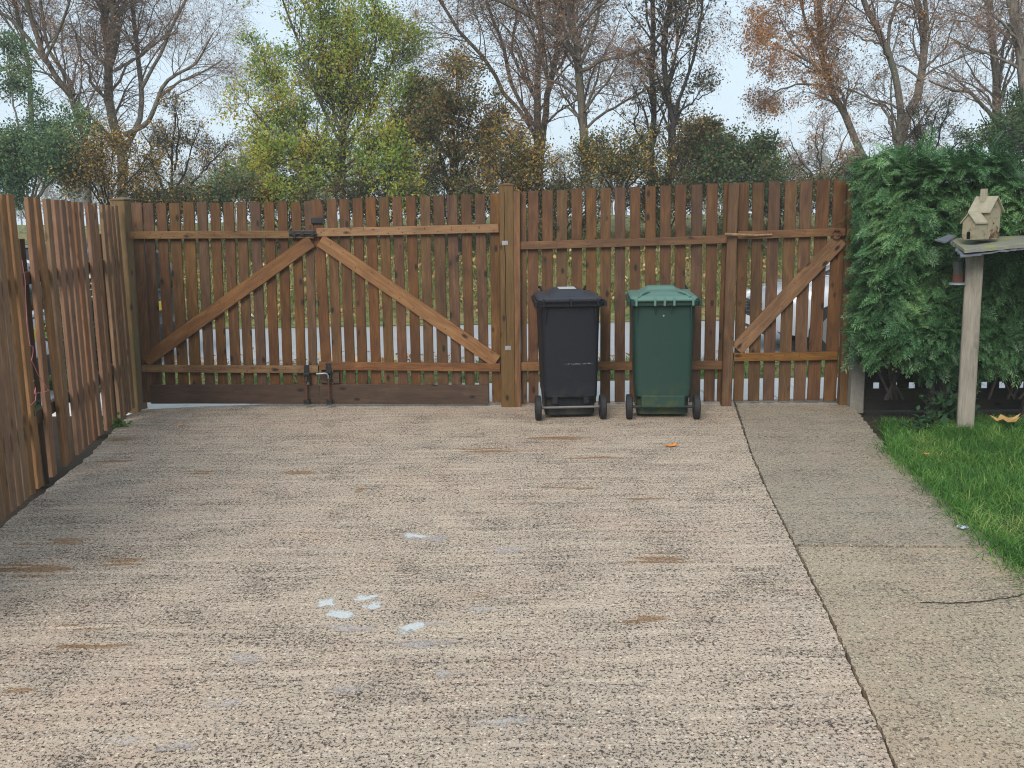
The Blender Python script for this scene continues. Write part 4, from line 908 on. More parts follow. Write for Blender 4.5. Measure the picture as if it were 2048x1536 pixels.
n = 1100; s = rg.uniform(-.02, HL, n); o = rg.uniform(.02, .75, n); z = top_z(s) - .08 - rg.uniform(0, .10, n)
parts.append(sprays(rg, pos(s, o, z), np.array([0, 0, 1.0]) * rg.uniform(.3, 1, n)[:, None] + ftv * rg.normal(-.4, .6, n)[:, None] + fnv * rg.normal(.15, .5, n)[:, None], .2 * rg.uniform(.6, 1.2, n), .5))
n = 900; s = rg.uniform(-.02, .10, n); o = rg.uniform(.10, .75, n); z = .5 + rg.uniform(0, 1.6, n)
parts.append(sprays(rg, pos(s, o, z), -ftv * rg.uniform(.4, 1, n)[:, None] + np.array([0, 0, 1.0]) * rg.normal(-.15, .4, n)[:, None] + fnv * rg.normal(.2, .4, n)[:, None], .17 * rg.uniform(.6, 1.2, n), .4))
V, Q = cat(parts); np_mesh('foliage', V, Q, L_ley, he)
# dark mass standing in for inner shade, brown as dead twigs; and stems
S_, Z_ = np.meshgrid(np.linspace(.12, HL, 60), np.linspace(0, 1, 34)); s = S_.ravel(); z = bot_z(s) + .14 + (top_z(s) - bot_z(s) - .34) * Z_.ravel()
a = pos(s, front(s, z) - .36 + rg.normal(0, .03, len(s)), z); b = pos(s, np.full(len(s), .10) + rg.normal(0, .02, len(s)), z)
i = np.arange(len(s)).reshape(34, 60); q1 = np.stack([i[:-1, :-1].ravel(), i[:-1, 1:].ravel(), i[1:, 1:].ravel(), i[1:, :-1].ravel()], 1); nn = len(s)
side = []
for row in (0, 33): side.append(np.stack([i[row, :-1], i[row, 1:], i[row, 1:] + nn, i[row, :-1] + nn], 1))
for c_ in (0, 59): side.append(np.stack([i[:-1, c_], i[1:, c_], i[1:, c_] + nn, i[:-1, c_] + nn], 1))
np_mesh('shade_core', np.concatenate([a, b]), np.concatenate([q1, q1[:, ::-1] + nn] + side), M_core, he)
mb = MB()
for (s_, o_, r) in [(.62, .42, .06), (.50, .5, .03), (1.35, .40, .055), (2.1, .42, .05), (2.9, .42, .05)]:
    q = pos(np.array([s_] * 4), np.array([o_, o_ + .02, o_ - .02, o_]), np.array([-.06, .2, .45, 1.2])); q[1, 0] += .02; q[2, 0] -= .03
    mb.tube([tuple(v) for v in q], [r * 1.25, r, r * .9, r * .6], 9)
for _ in range(26):
    s_ = rg.uniform(.15, 2.4); q = pos(np.array([s_, s_ + rg.normal(0, .1), s_ + rg.normal(0, .2)]), np.array([.42, .5, .6]), np.array([.12, .32 + rg.uniform(0, .1), .6])); mb.tube([tuple(v) for v in q], [.014, .010, .006], 5)
mb.build('trunk', M_barkD, he, smooth=True, world=True)

def leafy_plant(name, label, cat_, c, nst, h, spread, leafm, lsize, nl, seed, lean=(0, 0)):
    rg = np.random.default_rng(seed); e = empty(name, c, label, cat_)
    P = np.empty((nst, 5, 3)); a = rg.uniform(0, 6.28, nst); rr = rg.uniform(.2, 1, nst) * spread; hh = h * rg.uniform(.5, 1, nst)
    for k in range(5):
        t = k / 4; P[:, k] = np.array(c) + np.stack([np.cos(a) * rr * t + lean[0] * t, np.sin(a) * rr * t + lean[1] * t, hh * t * (1.25 - .25 * t)], 1) + rg.normal(0, .008, (nst, 3)) * (k > 0)
    Rr = np.linspace(.004, .0015, 5)[None, :] * np.ones((nst, 1)); V, Q = tubes(P, Rr, 4); np_mesh('stem', V, Q, M_twigD, e)
    V, Q = leaves(rg, P, Rr, nl, lsize, .25, 1.0, lsize * .5, .8, .2, .75); np_mesh('foliage', V, Q, leafm, e); return e
L_ivy = foliage('ivy_leaves', [(.0, (0.0195, 0.0520, 0.0260)), (.6, (0.0390, 0.0975, 0.0390)), (1, (0.0780, 0.1430, 0.0520))], .2, 3)
L_yel = foliage('yellowing_leaves', [(.0, (.06, .11, .03)), (.5, (.17, .19, .04)), (1, (.40, .30, .05))], .4, 3)
q = HQ(hs + .52, .78, -.05); leafy_plant('ivy_plant', 'small dark ivy clump at the foot of the hedge', 'plant', q, 26, .34, .24, L_ivy, .075, 7, 51)
q = HQ(hs + 1.9, .95, -.03); leafy_plant('leafy_shrub', 'yellowing broad-leaved shrub growing into the hedge at the right edge', 'shrub', q, 60, 1.9, .55, L_yel, .075, 14, 52, (.25, 0))
q = HQ(hs + .28, 1.02, -.05); leafy_plant('dock_plant', 'low broad-leaved weed in the soil by the path corner', 'plant', q, 14, .12, .16, L_ivy, .085, 4, 53)
P = G(192, 862); leafy_plant('ground_weed', 'bright green weed growing through the left fence', 'weed', (P.x - .02, P.y, -.04), 10, .22, .07, foliage('weed_leaves', [(0, (.07, .17, .03)), (1, (.16, .30, .06))], .4, 3), .06, 5, 54)
P = G(240, 852); leafy_plant('ground_weed', 'low yellow-green weed in the corner by the mossy post', 'weed', (P.x - .02, P.y, -.04), 14, .10, .10, bpy.data.materials['weed_leaves'], .045, 6, 55)

q = LB + LT * 2.6 - LN * .55  # two shrubs added behind the fence so that its gaps look dark
plant_c = (q.x, q.y, -.08)
q2 = LB + LT * -.05 - LN * .40
leafy_plant('gap_shade_shrub', 'added dark shrub that darkens the left fence gaps near the corner post', 'shrub', (q2.x, q2.y, -.08), 110, 1.5, .36, L_ivy, .06, 26, 62)
leafy_plant('gap_shade_shrub', 'added low dark shrub that darkens the missing picket gap of the left fence', 'shrub', plant_c, 60, .95, .55, L_ivy, .07, 16, 61)
# ------------------------------------------------------------------ wheelie bins
def rrect(x0, x1, y0, y1, z, r, n=4):
    out = []
    for cx, cy_, a0 in ((x1 - r, y0 + r, -90), (x1 - r, y1 - r, 0), (x0 + r, y1 - r, 90), (x0 + r, y0 + r, 180)):
        for k in range(n + 1):
            a = math.radians(a0 + 90 * k / n); out.append((cx + r * math.cos(a), cy_ + r * math.sin(a), z))
    return out
def plastic(name, col, grime, scuff, scratch=False):
    N = NT(name); p = N.coord('Object')
    a = N.noise(p, 4, 5, .65); fine = N.noise(p, 260, 2, .5)
    sc = N.noise(N.vmath('MULTIPLY', p, (3, 3, 26)), 3.0, 5, .75, 1.5)
    c = N.mix(N.math('MULTIPLY', a, .5), col, tuple(x * .75 for x in col))
    c = N.mix(N.math('MULTIPLY', N.sstep(sc, .60, .70), .5), c, scuff)
    sp = N.sstep(N.voro(p, 38), .10, .05); c = N.mix(N.math('MULTIPLY', sp, .14), c, scuff)
    lowm = N.math('MULTIPLY', N.sstep(N.n('ShaderNodeSeparateXYZ', {0: p}).outputs[2], .34, .12), N.sstep(N.noise(p, 9, 6, .7), .42, .62))
    c = N.mix(N.math('MULTIPLY', lowm, .8), c, grime)
    if scratch:
        sx = N.n('ShaderNodeSeparateXYZ', {0: p}).outputs
        zz = N.math('ABSOLUTE', N.math('SUBTRACT', sx[2], N.math('ADD', .466, N.math('MULTIPLY', N.noise(p, 14, 3, .6), .022))))
        ln_ = N.math('MULTIPLY', N.sstep(zz, .006, .002), N.math('MULTIPLY', N.sstep(sx[0], -.06, .0), N.sstep(sx[0], .21, .17)))
        c = N.mix(N.math('MULTIPLY', N.math('MULTIPLY', ln_, N.sstep(N.noise(p, 60, 3, .7), .42, .6)), .5), c, (.30, .30, .29))
    N.bsdf(c, N.math('ADD', .40, N.math('MULTIPLY', a, .25)), .25, bump=N.math('ADD', N.math('MULTIPLY', fine, .15), N.math('MULTIPLY', a, .8)), bstr=.10, bdist=.004); return N.m
M_rubber = plain('black_rubber', (.014, .014, .015), .7, .3, nz=.3, scale=40)
def wheelie_bin(label, loc, rz, mat, lidmat, style):
    e = empty('wheelie_bin', loc, label, 'wheelie bin', 'wheelie bins by the fence', rz)
    S = []
    for (z, xh, yb, yf, r) in [(.028, .215, .10, .56, .05), (.035, .222, .092, .57, .05), (.165, .230, .088, .60, .05), (.185, .236, .035, .605, .045), (.20, .238, .018, .607, .045), (.30, .241, .012, .62, .045), (.90, .258, -.015, .71, .05), (.965, .262, -.018, .72, .05)]:
        S.append(rrect(-xh, xh, yb, yf, z, r))
    mb = MB(); mb.loft(S); mb.build('body', mat, e, smooth=True)
    mb = MB()                                                         # rim with a stepped flange
    mb.loft([rrect(-.272, .272, -.028, .735, .945, .055), rrect(-.302, .302, -.058, .765, .958, .06), rrect(-.305, .305, -.062, .77, .992, .06), rrect(-.285, .285, -.04, .745, .996, .06)])
    for s in (-1, 1): mb.box((s * .30 - .012, -.06, .955), (s * .30 + .012, .10, 1.004), .004)
    mb.build('rim', mat, e, smooth=True)
    mb = MB()                                                         # lid: skirt, shoulder, crowned top
    mb.loft([rrect(-.280, .280, -.040, .765, .998, .06), rrect(-.284, .284, -.045, .77, 1.010, .06), rrect(-.276, .276, -.036, .76, 1.022, .06), rrect(-.262, .262, -.018, .745, 1.030, .06), rrect(-.245, .245, .0, .73, 1.034, .06)])
    lid = mb.build('lid', lidmat, e, smooth=True)
    mb = MB()
    if style == 'black':
        mb.loft([rrect(-.175, .175, .06, .66, 1.0335, .03), rrect(-.118, .118, .15, .60, 1.070, .03), rrect(-.112, .112, .157, .593, 1.073, .03)])
    else:
        mb.loft([rrect(-.20, .20, .03, .66, 1.0335, .05), rrect(-.165, .165, .10, .60, 1.052, .05), rrect(-.155, .155, .11, .59, 1.055, .05)])
        mb.loft([rrect(-.15, .15, .36, .60, 1.052, .03), rrect(-.12, .12, .40, .57, 1.078, .03), rrect(-.115, .115, .405, .565, 1.081, .03)])
        for s in (-1, 1):
            mb.tube([(s * .215, -.04, 1.022), (s * .19, .02, 1.044), (s * .15, .07, 1.058), (s * .11, .11, 1.056)], [.011, .012, .011, .008], 6)
    mb.build('raised_panel', lidmat, lid, smooth=True)
    mb = MB()
    for s in (-1, 1): mb.tube([(s * .20, .70, 1.035), (s * .215, .73, 1.062), (s * .245, .74, 1.062), (s * .255, .72, 1.035)], .013, 6)
    mb.build('lid_handle', mat, lid, smooth=True)
    mb = MB()                                                         # handle bar at the hinge side with lugs
    mb.tube([(-.252, -.075, 1.006), (.252, -.075, 1.006)], .0135, 10)
    for x in (-.235, -.08, 0.0, .08, .235) if style != 'black' else (-.235, 0.0, .235): mb.box((x - .010, -.090, .955), (x + .010, -.03, 1.022), .005)
    mb.build('handle_bar', lidmat if style != 'black' else mat, e, smooth=True)
    for x in ((-.225, -.07, .06, .225) if style != 'black' else (-.215, .215)):
        L = .13 if abs(x) > .2 else .07
        mb = MB(); mb.add([(x - .006, -.052, .95), (x + .006, -.052, .95), (x + .006, -.005, .95), (x - .006, -.005, .95), (x - .004, -.022, .95 - L), (x + .004, -.022, .95 - L), (x + .004, .0, .95 - L), (x - .004, .0, .95 - L)], [(0, 1, 2, 3), (4, 7, 6, 5), (0, 4, 5, 1), (1, 5, 6, 2), (2, 6, 7, 3), (3, 7, 4, 0)]); mb.build('rib', mat, e)
    if style != 'black':
        mb = MB(); mb.box((-.19, .005, .100), (.19, .075, .205), .010); mb.build('axle_guard', mat, e)
    else:
        for x in (-.14, .14): mb = MB(); mb.box((x - .026, .02, .135), (x + .026, .085, .20), .005); mb.build('axle_bracket', mat, e)
    mb = MB(); mb.tube([(-.29, .045, .105), (.29, .045, .105)], .011, 10); mb.build('axle', M_worn if style == 'black' else M_black, e)
    for s in (-1, 1):
        mb = MB(); prof = [(.0, .030), (.045, .030), (.05, .022), (.082, .022), (.094, .027), (.104, .021), (.104, -.021), (.094, -.027), (.082, -.022), (.05, -.022), (.045, -.030), (.0, -.030)]
        secs = []
        for k in range(29):
            a = 2 * math.pi * k / 28; secs.append([(s * .288 + w, .045 + r * math.cos(a), .105 + r * math.sin(a)) for r, w in prof])
        n = len(prof); V = [v for q in secs for v in q]
        mb.add(V, [(i * n + k, i * n + k + 1, (i + 1) * n + k + 1, (i + 1) * n + k) for i in range(28) for k in range(n - 1)])
        mb.build('wheel', M_rubber, e, smooth=True)
    return e
M_binK = plastic('dark_navy_plastic', (.0075, .009, .0145), (.030, .034, .024), (.075, .08, .085), True)
M_binG = plastic('green_plastic', (.014, .041, .033), (.05, .065, .022), (.06, .10, .085))
M_lidK = plastic('navy_lid_plastic', (.032, .035, .045), (.05, .055, .04), (.12, .13, .14))
M_lidG = plastic('pale_green_lid_plastic', (.092, .178, .150), (.06, .075, .03), (.18, .27, .23))  # paler green than the body
b0 = G(1142, 841); bk = wheelie_bin('dark navy-black wheelie bin with white sticker on its lid', (b0.x, b0.y, 0), math.radians(1.5), M_binK, M_lidK, 'black')
bk.scale = (.94, 1, 1)
b1 = G(1326, 840); bgn = wheelie_bin('green wheelie bin with paler green lid', (b1.x, b1.y, 0), math.radians(-5), M_binG, M_lidG, 'green')
bgn.scale = (.965, 1, 1)
mb = MB(); mb.box((-.07, .33, 1.0735), (.085, .56, 1.0755)); lid = [c for c in bk.children if c.name.startswith('lid')][0]
mb.build('sticker', plain('white_sticker', (.42, .46, .46), .5, .4), lid)
mb = MB(); mb.tube([(-.005, -.022, .872), (-.005, -.026, .872)], .008, 8); mb.build('rivet', M_zinc, bgn)

# ------------------------------------------------------------------ bird table, birdhouse, feeder
YB = bp.y
def bt(px, py, dy=0.0): return at(px, py, YB + dy)
e = empty('bird_table', (bp.x, bp.y, 0), 'weathered wooden bird table on a leaning grey post beside the hedge', 'bird table')
Pb, Pt = bt(1930, 868), bt(1951, 498); Pb.z = -.05
nP = Vector((-.38, -1, 0)).normalized()
board(e, 'post', Pb, Pt, .12, .10, nP, M_greywood, warp=.002, chamfer=.008)
N = NT('mossy_grey_board'); p = N.coord('Object'); n1 = N.noise(p, 9, 6, .7)
N.bsdf(N.mix(N.sstep(n1, .42, .62), (.17, .17, .15), (.20, .21, .10)), .85, .2, bump=N.noise(p, 40, 4), bstr=.5, bdist=.01); M_mossb = N.m
M_felt = plain('slate_blue_roofing_felt', (.10, .11, .135), .8, .3, nz=.3, scale=14, bump=.4)
# ragged tray board: jagged outline, tilted toward the viewer and falling to the left
def ragged(parent, name, corners, th, mat, seed, amp=.012, step=.03):
    ol_ = []; rgx = random.Random(seed)
    for a, b in zip(corners, corners[1:] + corners[:1]):
        n = max(2, int((b - a).length / step))
        for i in range(n): ol_.append(a.lerp(b, i / n) + Vector((rgx.uniform(-amp, amp), rgx.uniform(-amp, amp), rgx.uniform(-amp, amp) * .4)))
    n = len(ol_); mb = MB(); dn = Vector((0, 0, -th))
    mb.add(ol_ + [q + dn for q in ol_], [tuple(range(n)), tuple(range(2 * n - 1, n - 1, -1))] + [(i, i + n, (i + 1) % n + n, (i + 1) % n) for i in range(n)])
    return mb.build(name, mat, parent, world=True)
tray = [bt(1900, 477, .22), bt(2120, 468, .30), bt(2130, 482, -.22), bt(1930, 500, -.20)]
ragged(e, 'tray', tray, .022, M_mossb, 3, .006)
felt = [bt(1902, 482, .20), bt(2115, 473, .28), bt(2125, 489, -.215), bt(1923, 511, -.205)]
ragged(e, 'roofing_felt', felt, .010, M_felt, 5, .014)
ragged(e, 'side_flap', [bt(1872, 478, .25), bt(1900, 468, .27), bt(1912, 472, .18), bt(1890, 484, .16)], .012, M_felt, 8, .008)
P0, P1 = bt(1948, 520, .02), bt(1968, 500, -.02)
M_house = NT('weathered_pale_paint'); N = M_house; p = N.coord('Object'); n1 = N.noise(p, 14, 6, .7); n2 = N.noise(p, 6, 5, .7)
c = N.mix(N.sstep(n1, .5, .66), (.255, .225, .155), (.13, .125, .065)); c = N.mix(N.sstep(n2, .55, .61), c, (.10, .045, .025))
N.bsdf(c, .8, .2, bump=n1, bstr=.4, bdist=.006); M_house = N.m
M_hroof = plain('pale_birdhouse_roof', (.285, .26, .19), .8, .2, nz=.4, scale=20)
M_hole = plain('hole_shade', (.006, .006, .006), .9, .1)  # solid black patch whose colour stands in for shade inside the opening
hb = bt(1962, 478, .02); hz = hb.z
e = empty('birdhouse', (hb.x, hb.y, hz), 'small pale wooden birdhouse with chimney standing on the bird table', 'birdhouse', rz=math.radians(28))
def gable(mb, x0, x1, y0, y1, z0, z1, zr):
    # ridge along y (depth), gable faces +-y
    xm = (x0 + x1) / 2
    mb.add([(x0, y0, z0), (x1, y0, z0), (x1, y0, z1), (xm, y0, zr), (x0, y0, z1), (x0, y1, z0), (x1, y1, z0), (x1, y1, z1), (xm, y1, zr), (x0, y1, z1)],
           [(0, 1, 2, 3, 4), (9, 8, 7, 6, 5), (0, 5, 6, 1), (1, 6, 7, 2), (0, 4, 9, 5), (2, 7, 8, 3), (4, 3, 8, 9)])
def roof(mb, x0, x1, y0, y1, z1, zr, ov=.02, t=.01):
    xm = (x0 + x1) / 2; sl_ = (zr - z1) / (xm - x0)
    for s in (-1, 1):
        xe = xm + s * (xm - x0 + ov); ze = z1 - ov * sl_
        a = [(xm, y0 - ov, zr + .002), (xe, y0 - ov, ze + .002), (xe, y1 + ov, ze + .002), (xm, y1 + ov, zr + .002)]
        mb.add(a + [(x, y, z + t) for x, y, z in a], [(0, 1, 2, 3), (7, 6, 5, 4), (0, 4, 5, 1), (1, 5, 6, 2), (2, 6, 7, 3), (3, 7, 4, 0)])
mb = MB(); gable(mb, -.02, .105, -.07, .075, 0, .215, .30); mb.build('tall_house', M_house, e)
mb = MB(); roof(mb, -.02, .105, -.07, .075, .215, .30); r1 = mb.build('roof', M_hroof, e)
mb = MB(); mb.box((.006, .0, .27), (.042, .036, .365), .002); mb.build('chimney', M_hroof, r1)
def turn(mb): mb.v = [(y, -x, z) for x, y, z in mb.v]; return mb
mb = MB(); gable(mb, -.045, .062, -.155, -.0225, 0, .125, .185); turn(mb).build('low_house', M_house, e)
mb = MB(); roof(mb, -.045, .062, -.155, -.0445, .125, .185, .012); turn(mb).build('roof', M_hroof, e)
mb = MB(); mb.box((.02, -.074, .01), (.10, -.0715, .17), .001); mb.build('front_board', M_house, e)
mb = MB(); mb.tube([(-.1575, -.01, .045), (-.153, -.01, .045)], .014, 12); mb.box((-.1572, -.024, .005), (-.154, .004, .045)); mb.build('entrance_hole', M_hole, e)
mb = MB(); mb.tube([(.028, -.0775, .115), (.028, -.0715, .115)], .006, 8); mb.build('nail', M_rust, e)

f0 = bt(1917, 512, .06); f1 = bt(1915, 568, .06)
e = empty('bird_feeder', tuple(f1), 'small hanging bird feeder with red-brown seed under the bird table', 'bird feeder')
N = NT('feeder_mesh'); p = N.coord('Object'); ck = N.n('ShaderNodeTexChecker', {'Vector': p, 'Scale': 160.0}).outputs[1]
N.bsdf(N.mix(ck, (.02, .025, .022), (.06, .065, .06)), .6, .3); M_fm = N.m
mb = MB(); mb.tube([f1 + Vector((0, 0, .075)), f0 + Vector((0, 0, -.04))], .037, 14); mb.build('mesh_tube', M_fm, e, world=True)
mb = MB(); mb.tube([f1 + Vector((0, 0, .008)), f1 + Vector((0, 0, .075))], .038, 14); mb.build('seed', plain('red_brown_seed', (.09, .036, .024), .8, .2, nz=.7, scale=90, bump=.4), e, world=True)
mb = MB(); mb.tube([f1 + Vector((0, 0, -.004)), f1 + Vector((0, 0, .008)), f1 + Vector((0, 0, .012))], [.062, .060, .045], 18); mb.build('base_dish', plain('grey_plastic_dish', (.15, .18, .20), .4), e, world=True)
mb = MB(); mb.tube([f0 + Vector((0, 0, -.04)), f0 + Vector((.01, 0, .0)), f0 + Vector((.015, 0, .05))], .0025, 6); mb.build('hanger', M_black, e, world=True)

# ------------------------------------------------------------------ parked cars beyond the fences
M_glass = plain('dark_car_glass', (.012, .014, .016), .08, .6, nz=.1)
M_tyre = M_rubber; M_alloy = plain('wheel_alloy', (.35, .36, .38), .35, .5, metal=.7)
M_lampr = plain('red_lamp', (.25, .012, .01), .2, .6); M_lampw = plain('clear_lamp', (.6, .62, .64), .15, .6)
M_trim = plain('black_trim', (.012, .012, .013), .55, .4)
def car(label, loc, rz, col, plate_txt=None, dark_low=False):
    mat = plain('car_paint', col, .22, .6, nz=.04, **{'Coat Weight': .6})
    e = empty('parked_car', loc, label, 'car', 'parked cars', rz)
    ST = [(-2.06, .42, .72, .60), (-2.02, .30, .86, .74), (-1.9, .24, .95, .82), (-1.3, .20, .96, .86), (0, .19, .94, .87), (.75, .19, .93, .87), (1.05, .20, .90, .86), (1.5, .22, .84, .84), (1.85, .26, .76, .78), (2.0, .32, .68, .68), (2.05, .40, .60, .58)]
    def sec(x, zb, zt, w):
        return [(x, -w * .92, zb), (x, -w, zb + .12), (x, -w, zb + (zt - zb) * .55), (x, -w * .985, zt - .10), (x, -w * .93, zt - .03), (x, -w * .8, zt), (x, 0, zt + .02), (x, w * .8, zt), (x, w * .93, zt - .03), (x, w * .985, zt - .10), (x, w, zb + (zt - zb) * .55), (x, w, zb + .12), (x, w * .92, zb)]
    mb = MB(); mb.loft([sec(*s) for s in ST]); mb.build('body', mat, e, smooth=True)
    def gsec(x, zt, wb, wt, zb=.9): return [(x, -wb, zb), (x, -wb, zb + .03), (x, -(wb + wt) / 2, (zt + zb) / 2), (x, -wt, zt - .03), (x, -wt * .8, zt), (x, wt * .8, zt), (x, wt, zt - .03), (x, (wb + wt) / 2, (zt + zb) / 2), (x, wb, zb + .03), (x, wb, zb)]
    GS = [(-1.98, .97, .74, .70), (-1.72, 1.33, .80, .60), (-1.5, 1.43, .81, .60), (-.6, 1.465, .81, .60), (.0, 1.43, .81, .60), (.35, 1.30, .81, .64), (1.08, .92, .78, .72)]
    mb = MB(); mb.loft([gsec(*s) for s in GS]); mb.build('window_glass', M_glass, e, smooth=True)
    mb = MB()
    mb.loft([[(x, -w, z), (x, -w * .8, z + .03), (x, 0, z + .04), (x, w * .8, z + .03), (x, w, z), (x, 0, z - .03)] for x, z, w in [(-1.76, 1.325, .61), (-1.5, 1.415, .62), (-.6, 1.45, .62), (.02, 1.415, .62), (.12, 1.39, .62)]])
    for s in (-1, 1):
        mb.tube([(1.05, s * .77, .92), (.35, s * .685, 1.30), (.05, s * .625, 1.415)], .032, 6); mb.tube([(-.35, s * .825, .93), (-.42, s * .63, 1.44)], .035, 6); mb.tube([(-1.95, s * .76, .95), (-1.72, s * .68, 1.30), (-1.5, s * .625, 1.41)], .05, 6); mb.tube([(-1.3, s * .825, .93), (-1.42, s * .63, 1.42)], .045, 6)
    mb.build('roof', mat, e, smooth=True)
    for x in (-1.28, 1.28):
        for s in (-1, 1):
            mb = MB(); mb.tube([(x, s * .66, .315), (x, s * .875, .315)], .315, 24); w_ = mb.build('wheel', M_tyre, e, smooth=True)
            mb = MB(); mb.tube([(x, s * .86, .315), (x, s * .885, .315)], .20, 20); mb.build('rim', M_alloy, w_)
    mb = MB(); mb.box((-2.10, -.70, .26), (-1.98, .70, .46), .03); mb.build('bumper', M_trim if dark_low else mat, e)
    mb = MB(); mb.box((1.97, -.62, .24), (2.09, .62, .44), .03); mb.build('bumper', M_trim if dark_low else mat, e)
    mb = MB()
    for k in range(4): mb.box((2.03, -.38, .47 + k * .04), (2.085, .38, .49 + k * .04), .004)
    mb.build('grille', M_trim, e)
    for s in (-1, 1):
        mb = MB(); mb.box((-2.045, s * .62 - .10, .66), (-1.94, s * .62 + .10, .90), .025); mb.build('tail_light', M_lampr, e)
        mb = MB(); mb.box((1.86, s * .56 - .13, .58), (2.045, s * .56 + .13, .70), .03); mb.build('headlight', M_lampw, e)
        mb = MB(); mb.box((.62, s * .93 - .08, .95), (.74, s * .93 + .08, 1.08), .03); mb.build('mirror', mat, e)
        mb = MB(); mb.box((-.95, s * .885 - .015, .80), (-.78, s * .885 + .015, .83), .006); mb.box((.1, s * .885 - .015, .80), (.27, s * .885 + .015, .83), .006); mb.build('door_handle', mat, e)
    mb = MB(); mb.box((-2.075, -.26, .64), (-2.055, .26, .75), .002); pl = mb.build('number_plate', plain('yellow_plate', (.75, .48, .03), .4), e)
    mb = MB(); mb.box((2.09, -.26, .30), (2.10, .26, .41), .002); mb.build('number_plate', plain('white_plate', (.7, .7, .68), .4), e)
    if plate_txt:
        t = bpy.data.curves.new('plate_text', 'FONT'); t.body = plate_txt[0]; t.size = .095; t.extrude = .001; t.align_x = 'CENTER'; t.align_y = 'CENTER'
        to = bpy.data.objects.new('plate_character', t); COL.objects.link(to); dg = bpy.context.evaluated_depsgraph_get(); me = bpy.data.meshes.new_from_object(to.evaluated_get(dg)); bpy.data.objects.remove(to)
        me.materials.clear(); me.materials.append(M_trim); o = bpy.data.objects.new('plate_character', me); link(o, pl)
        o.matrix_basis = Matrix.Translation((-2.0765, plate_txt[1], .695)) @ Matrix(((0, 0, -1, 0), (-1, 0, 0, 0), (0, 1, 0, 0), (0, 0, 0, 1)))
    return e
q = at(319, 690, 12.0)
car('dark grey car with a yellow plate seen through the left gate leaf', (q.x - 2.06 * .978, 12.0 + 2.06 * .208, -.03), math.radians(168), (.03, .034, .042), ('D', .02), True)
q = at(60, 560, 9.6)
car('silver-white car beyond the left fence, seen through the missing picket', (-6.70, 9.6, -.06), math.radians(180), (.55, .57, .60), None, True)
q = at(1522, 640, 12.0)
car('silver car with dark bumper parked behind the pedestrian gate', (q.x + 2.05, 12.35, -.03), math.radians(180), (.42, .44, .48), None, True)

# ------------------------------------------------------------------ small loose things
def flat_leaf(name, label, cat_, c, s, mat, seed, curl=.3):
    rg_ = random.Random(seed); a0 = rg_.uniform(0, 6.28); mb = MB(); n = 14; ring_ = []
    for k in range(n):
        a = 2 * math.pi * k / n; r = s * (.55 + .45 * abs(math.cos(a * 2.5))) * (1.25 if k == 0 else 1) ; x, y = r * math.cos(a + a0), r * .7 * math.sin(a + a0)
        ring_.append((c[0] + x, c[1] + y, c[2] + .006 + curl * (x * x + y * y) / s * rg_.uniform(.4, 1.2)))
    ring_ += [(x, y, z - .0015) for x, y, z in ring_]; ct = [(c[0], c[1], c[2] + .005), (c[0], c[1], c[2] + .0035)]
    mb.add(ring_ + ct, [(k, (k + 1) % n, 2 * n) for k in range(n)] + [((k + 1) % n + n, k + n, 2 * n + 1) for k in range(n)] + [(k, k + n, (k + 1) % n + n, (k + 1) % n) for k in range(n)])
    return tag(mb.build(name, mat), label, cat_)
M_ol = plain('orange_leaf', (.55, .20, .045), .6, .3, nz=.4, scale=40)
M_bl = plain('brown_dry_leaf', (.36, .22, .08), .7, .3, nz=.5, scale=25)
flat_leaf('fallen_leaf', 'bright orange fallen leaf on the drive in front of the green bin', 'leaf', G(1342, 893), .055, M_ol, 1)
flat_leaf('fallen_leaf', 'tiny orange leaf on the drive near the left gate leaf', 'leaf', G(362, 852), .025, M_ol, 2)
flat_leaf('fallen_leaf', 'large curled brown leaf on the grass at the right edge', 'leaf', Vector((G(2010, 860).x, G(2010, 860).y, .06)), .12, M_bl, 3, .5)
flat_leaf('fallen_leaf', 'yellow-brown leaf on the soil left of the bird table post', 'leaf', Vector((G(1905, 838).x, G(1905, 838).y, .0)), .11, M_bl, 4, .6)
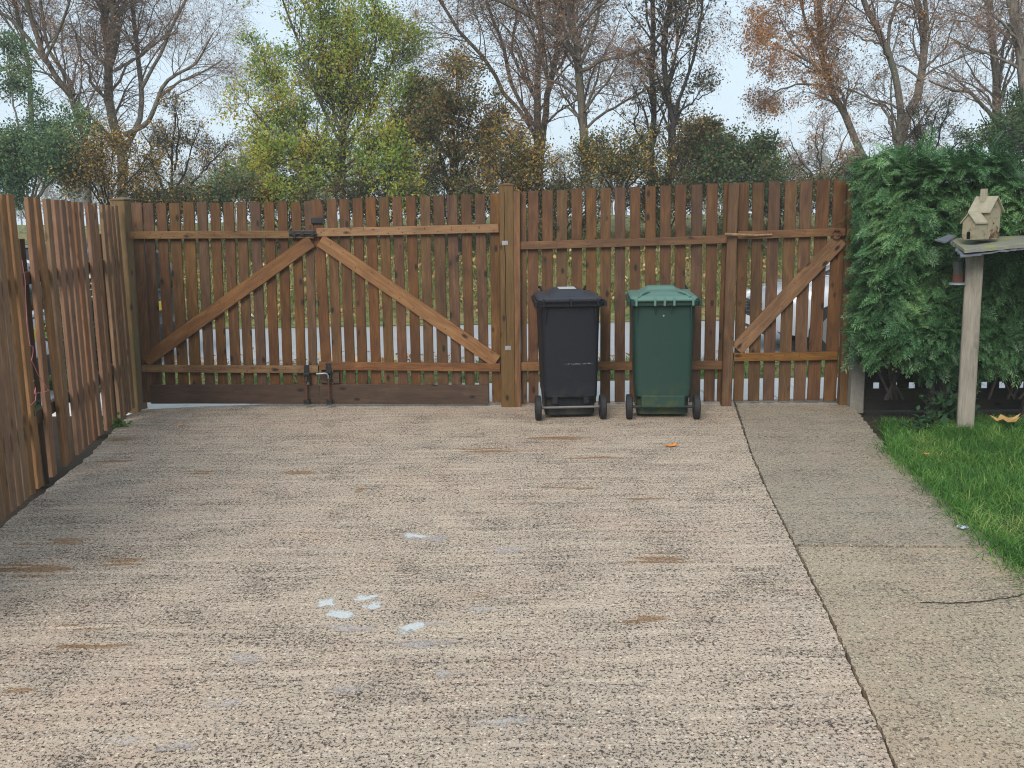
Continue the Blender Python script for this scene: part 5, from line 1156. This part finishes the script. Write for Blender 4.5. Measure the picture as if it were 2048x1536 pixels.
flat_leaf('fallen_leaf', 'small orange leaf on the lawn near the path', 'leaf', Vector((G(1850, 918).x, G(1850, 918).y, .03)), .03, M_ol, 5)
flat_leaf('sweet_wrapper', 'crumpled blue and white wrapper at the edge of the path', 'litter', G(1925, 1060), .035, NT('x').m if False else plain('blue_white_wrapper', (.35, .42, .65), .35, .5, nz=.9, scale=60), 6, .8)
mb = MB()
def lp(px, py): return plane_hit(px, py, LB + LN * .03, LN)
pts = [lp(44, 520), lp(50, 560), lp(52, 610), lp(54, 650)]
s1 = [lp(60, 691), lp(66, 693), lp(66, 705), lp(63, 720), lp(75, 748), lp(92, 772), lp(97, 781), lp(84, 785), lp(68, 787), lp(71, 775), lp(72, 790), lp(71, 800), lp(64, 808), lp(58, 812)]
mb.tube(pts, .0022, 5); mb.tube(pts[-1:] + [lp(57, 672)] + s1, .0022, 5)
tag(mb.build('pink_string', plain('pink_twine', (.62, .22, .26), .6, .3)), 'tangled pink string hanging on the left fence', 'string')
for i, (x, y, Y, s, lb) in enumerate([(1314, 518, 19.0, .11, 'white scrap on the bank seen above the green bin'), (507, 637, 16.2, .05, 'small white scrap at the road edge behind the left gate leaf')]):
    q = at(x, y, Y); q.z = bz(q.x, Y) + .04
    flat_leaf('paper_scrap', lb, 'litter', q, s, bpy.data.materials.get('white_scrap') or plain('white_scrap', (.75, .75, .75), .6), 9 + i, 1.5)

# ------------------------------------------------------------------ mist
mb = MB(); mb.box((-200, -160, -1.2), (200, 200, 13))
hz_ = mb.build('haze', None if False else bpy.data.materials.new('mist')); hm = bpy.data.materials['mist']; hm.use_nodes = True; hm.node_tree.nodes.clear()
on = hm.node_tree.nodes.new('ShaderNodeOutputMaterial'); vn = hm.node_tree.nodes.new('ShaderNodeVolumePrincipled')
vn.inputs['Color'].default_value = (.97, .985, 1, 1); vn.inputs['Density'].default_value = .0016; vn.inputs['Anisotropy'].default_value = .0
hm.node_tree.links.new(vn.outputs[0], on.inputs['Volume']); hz_['kind'] = 'stuff'
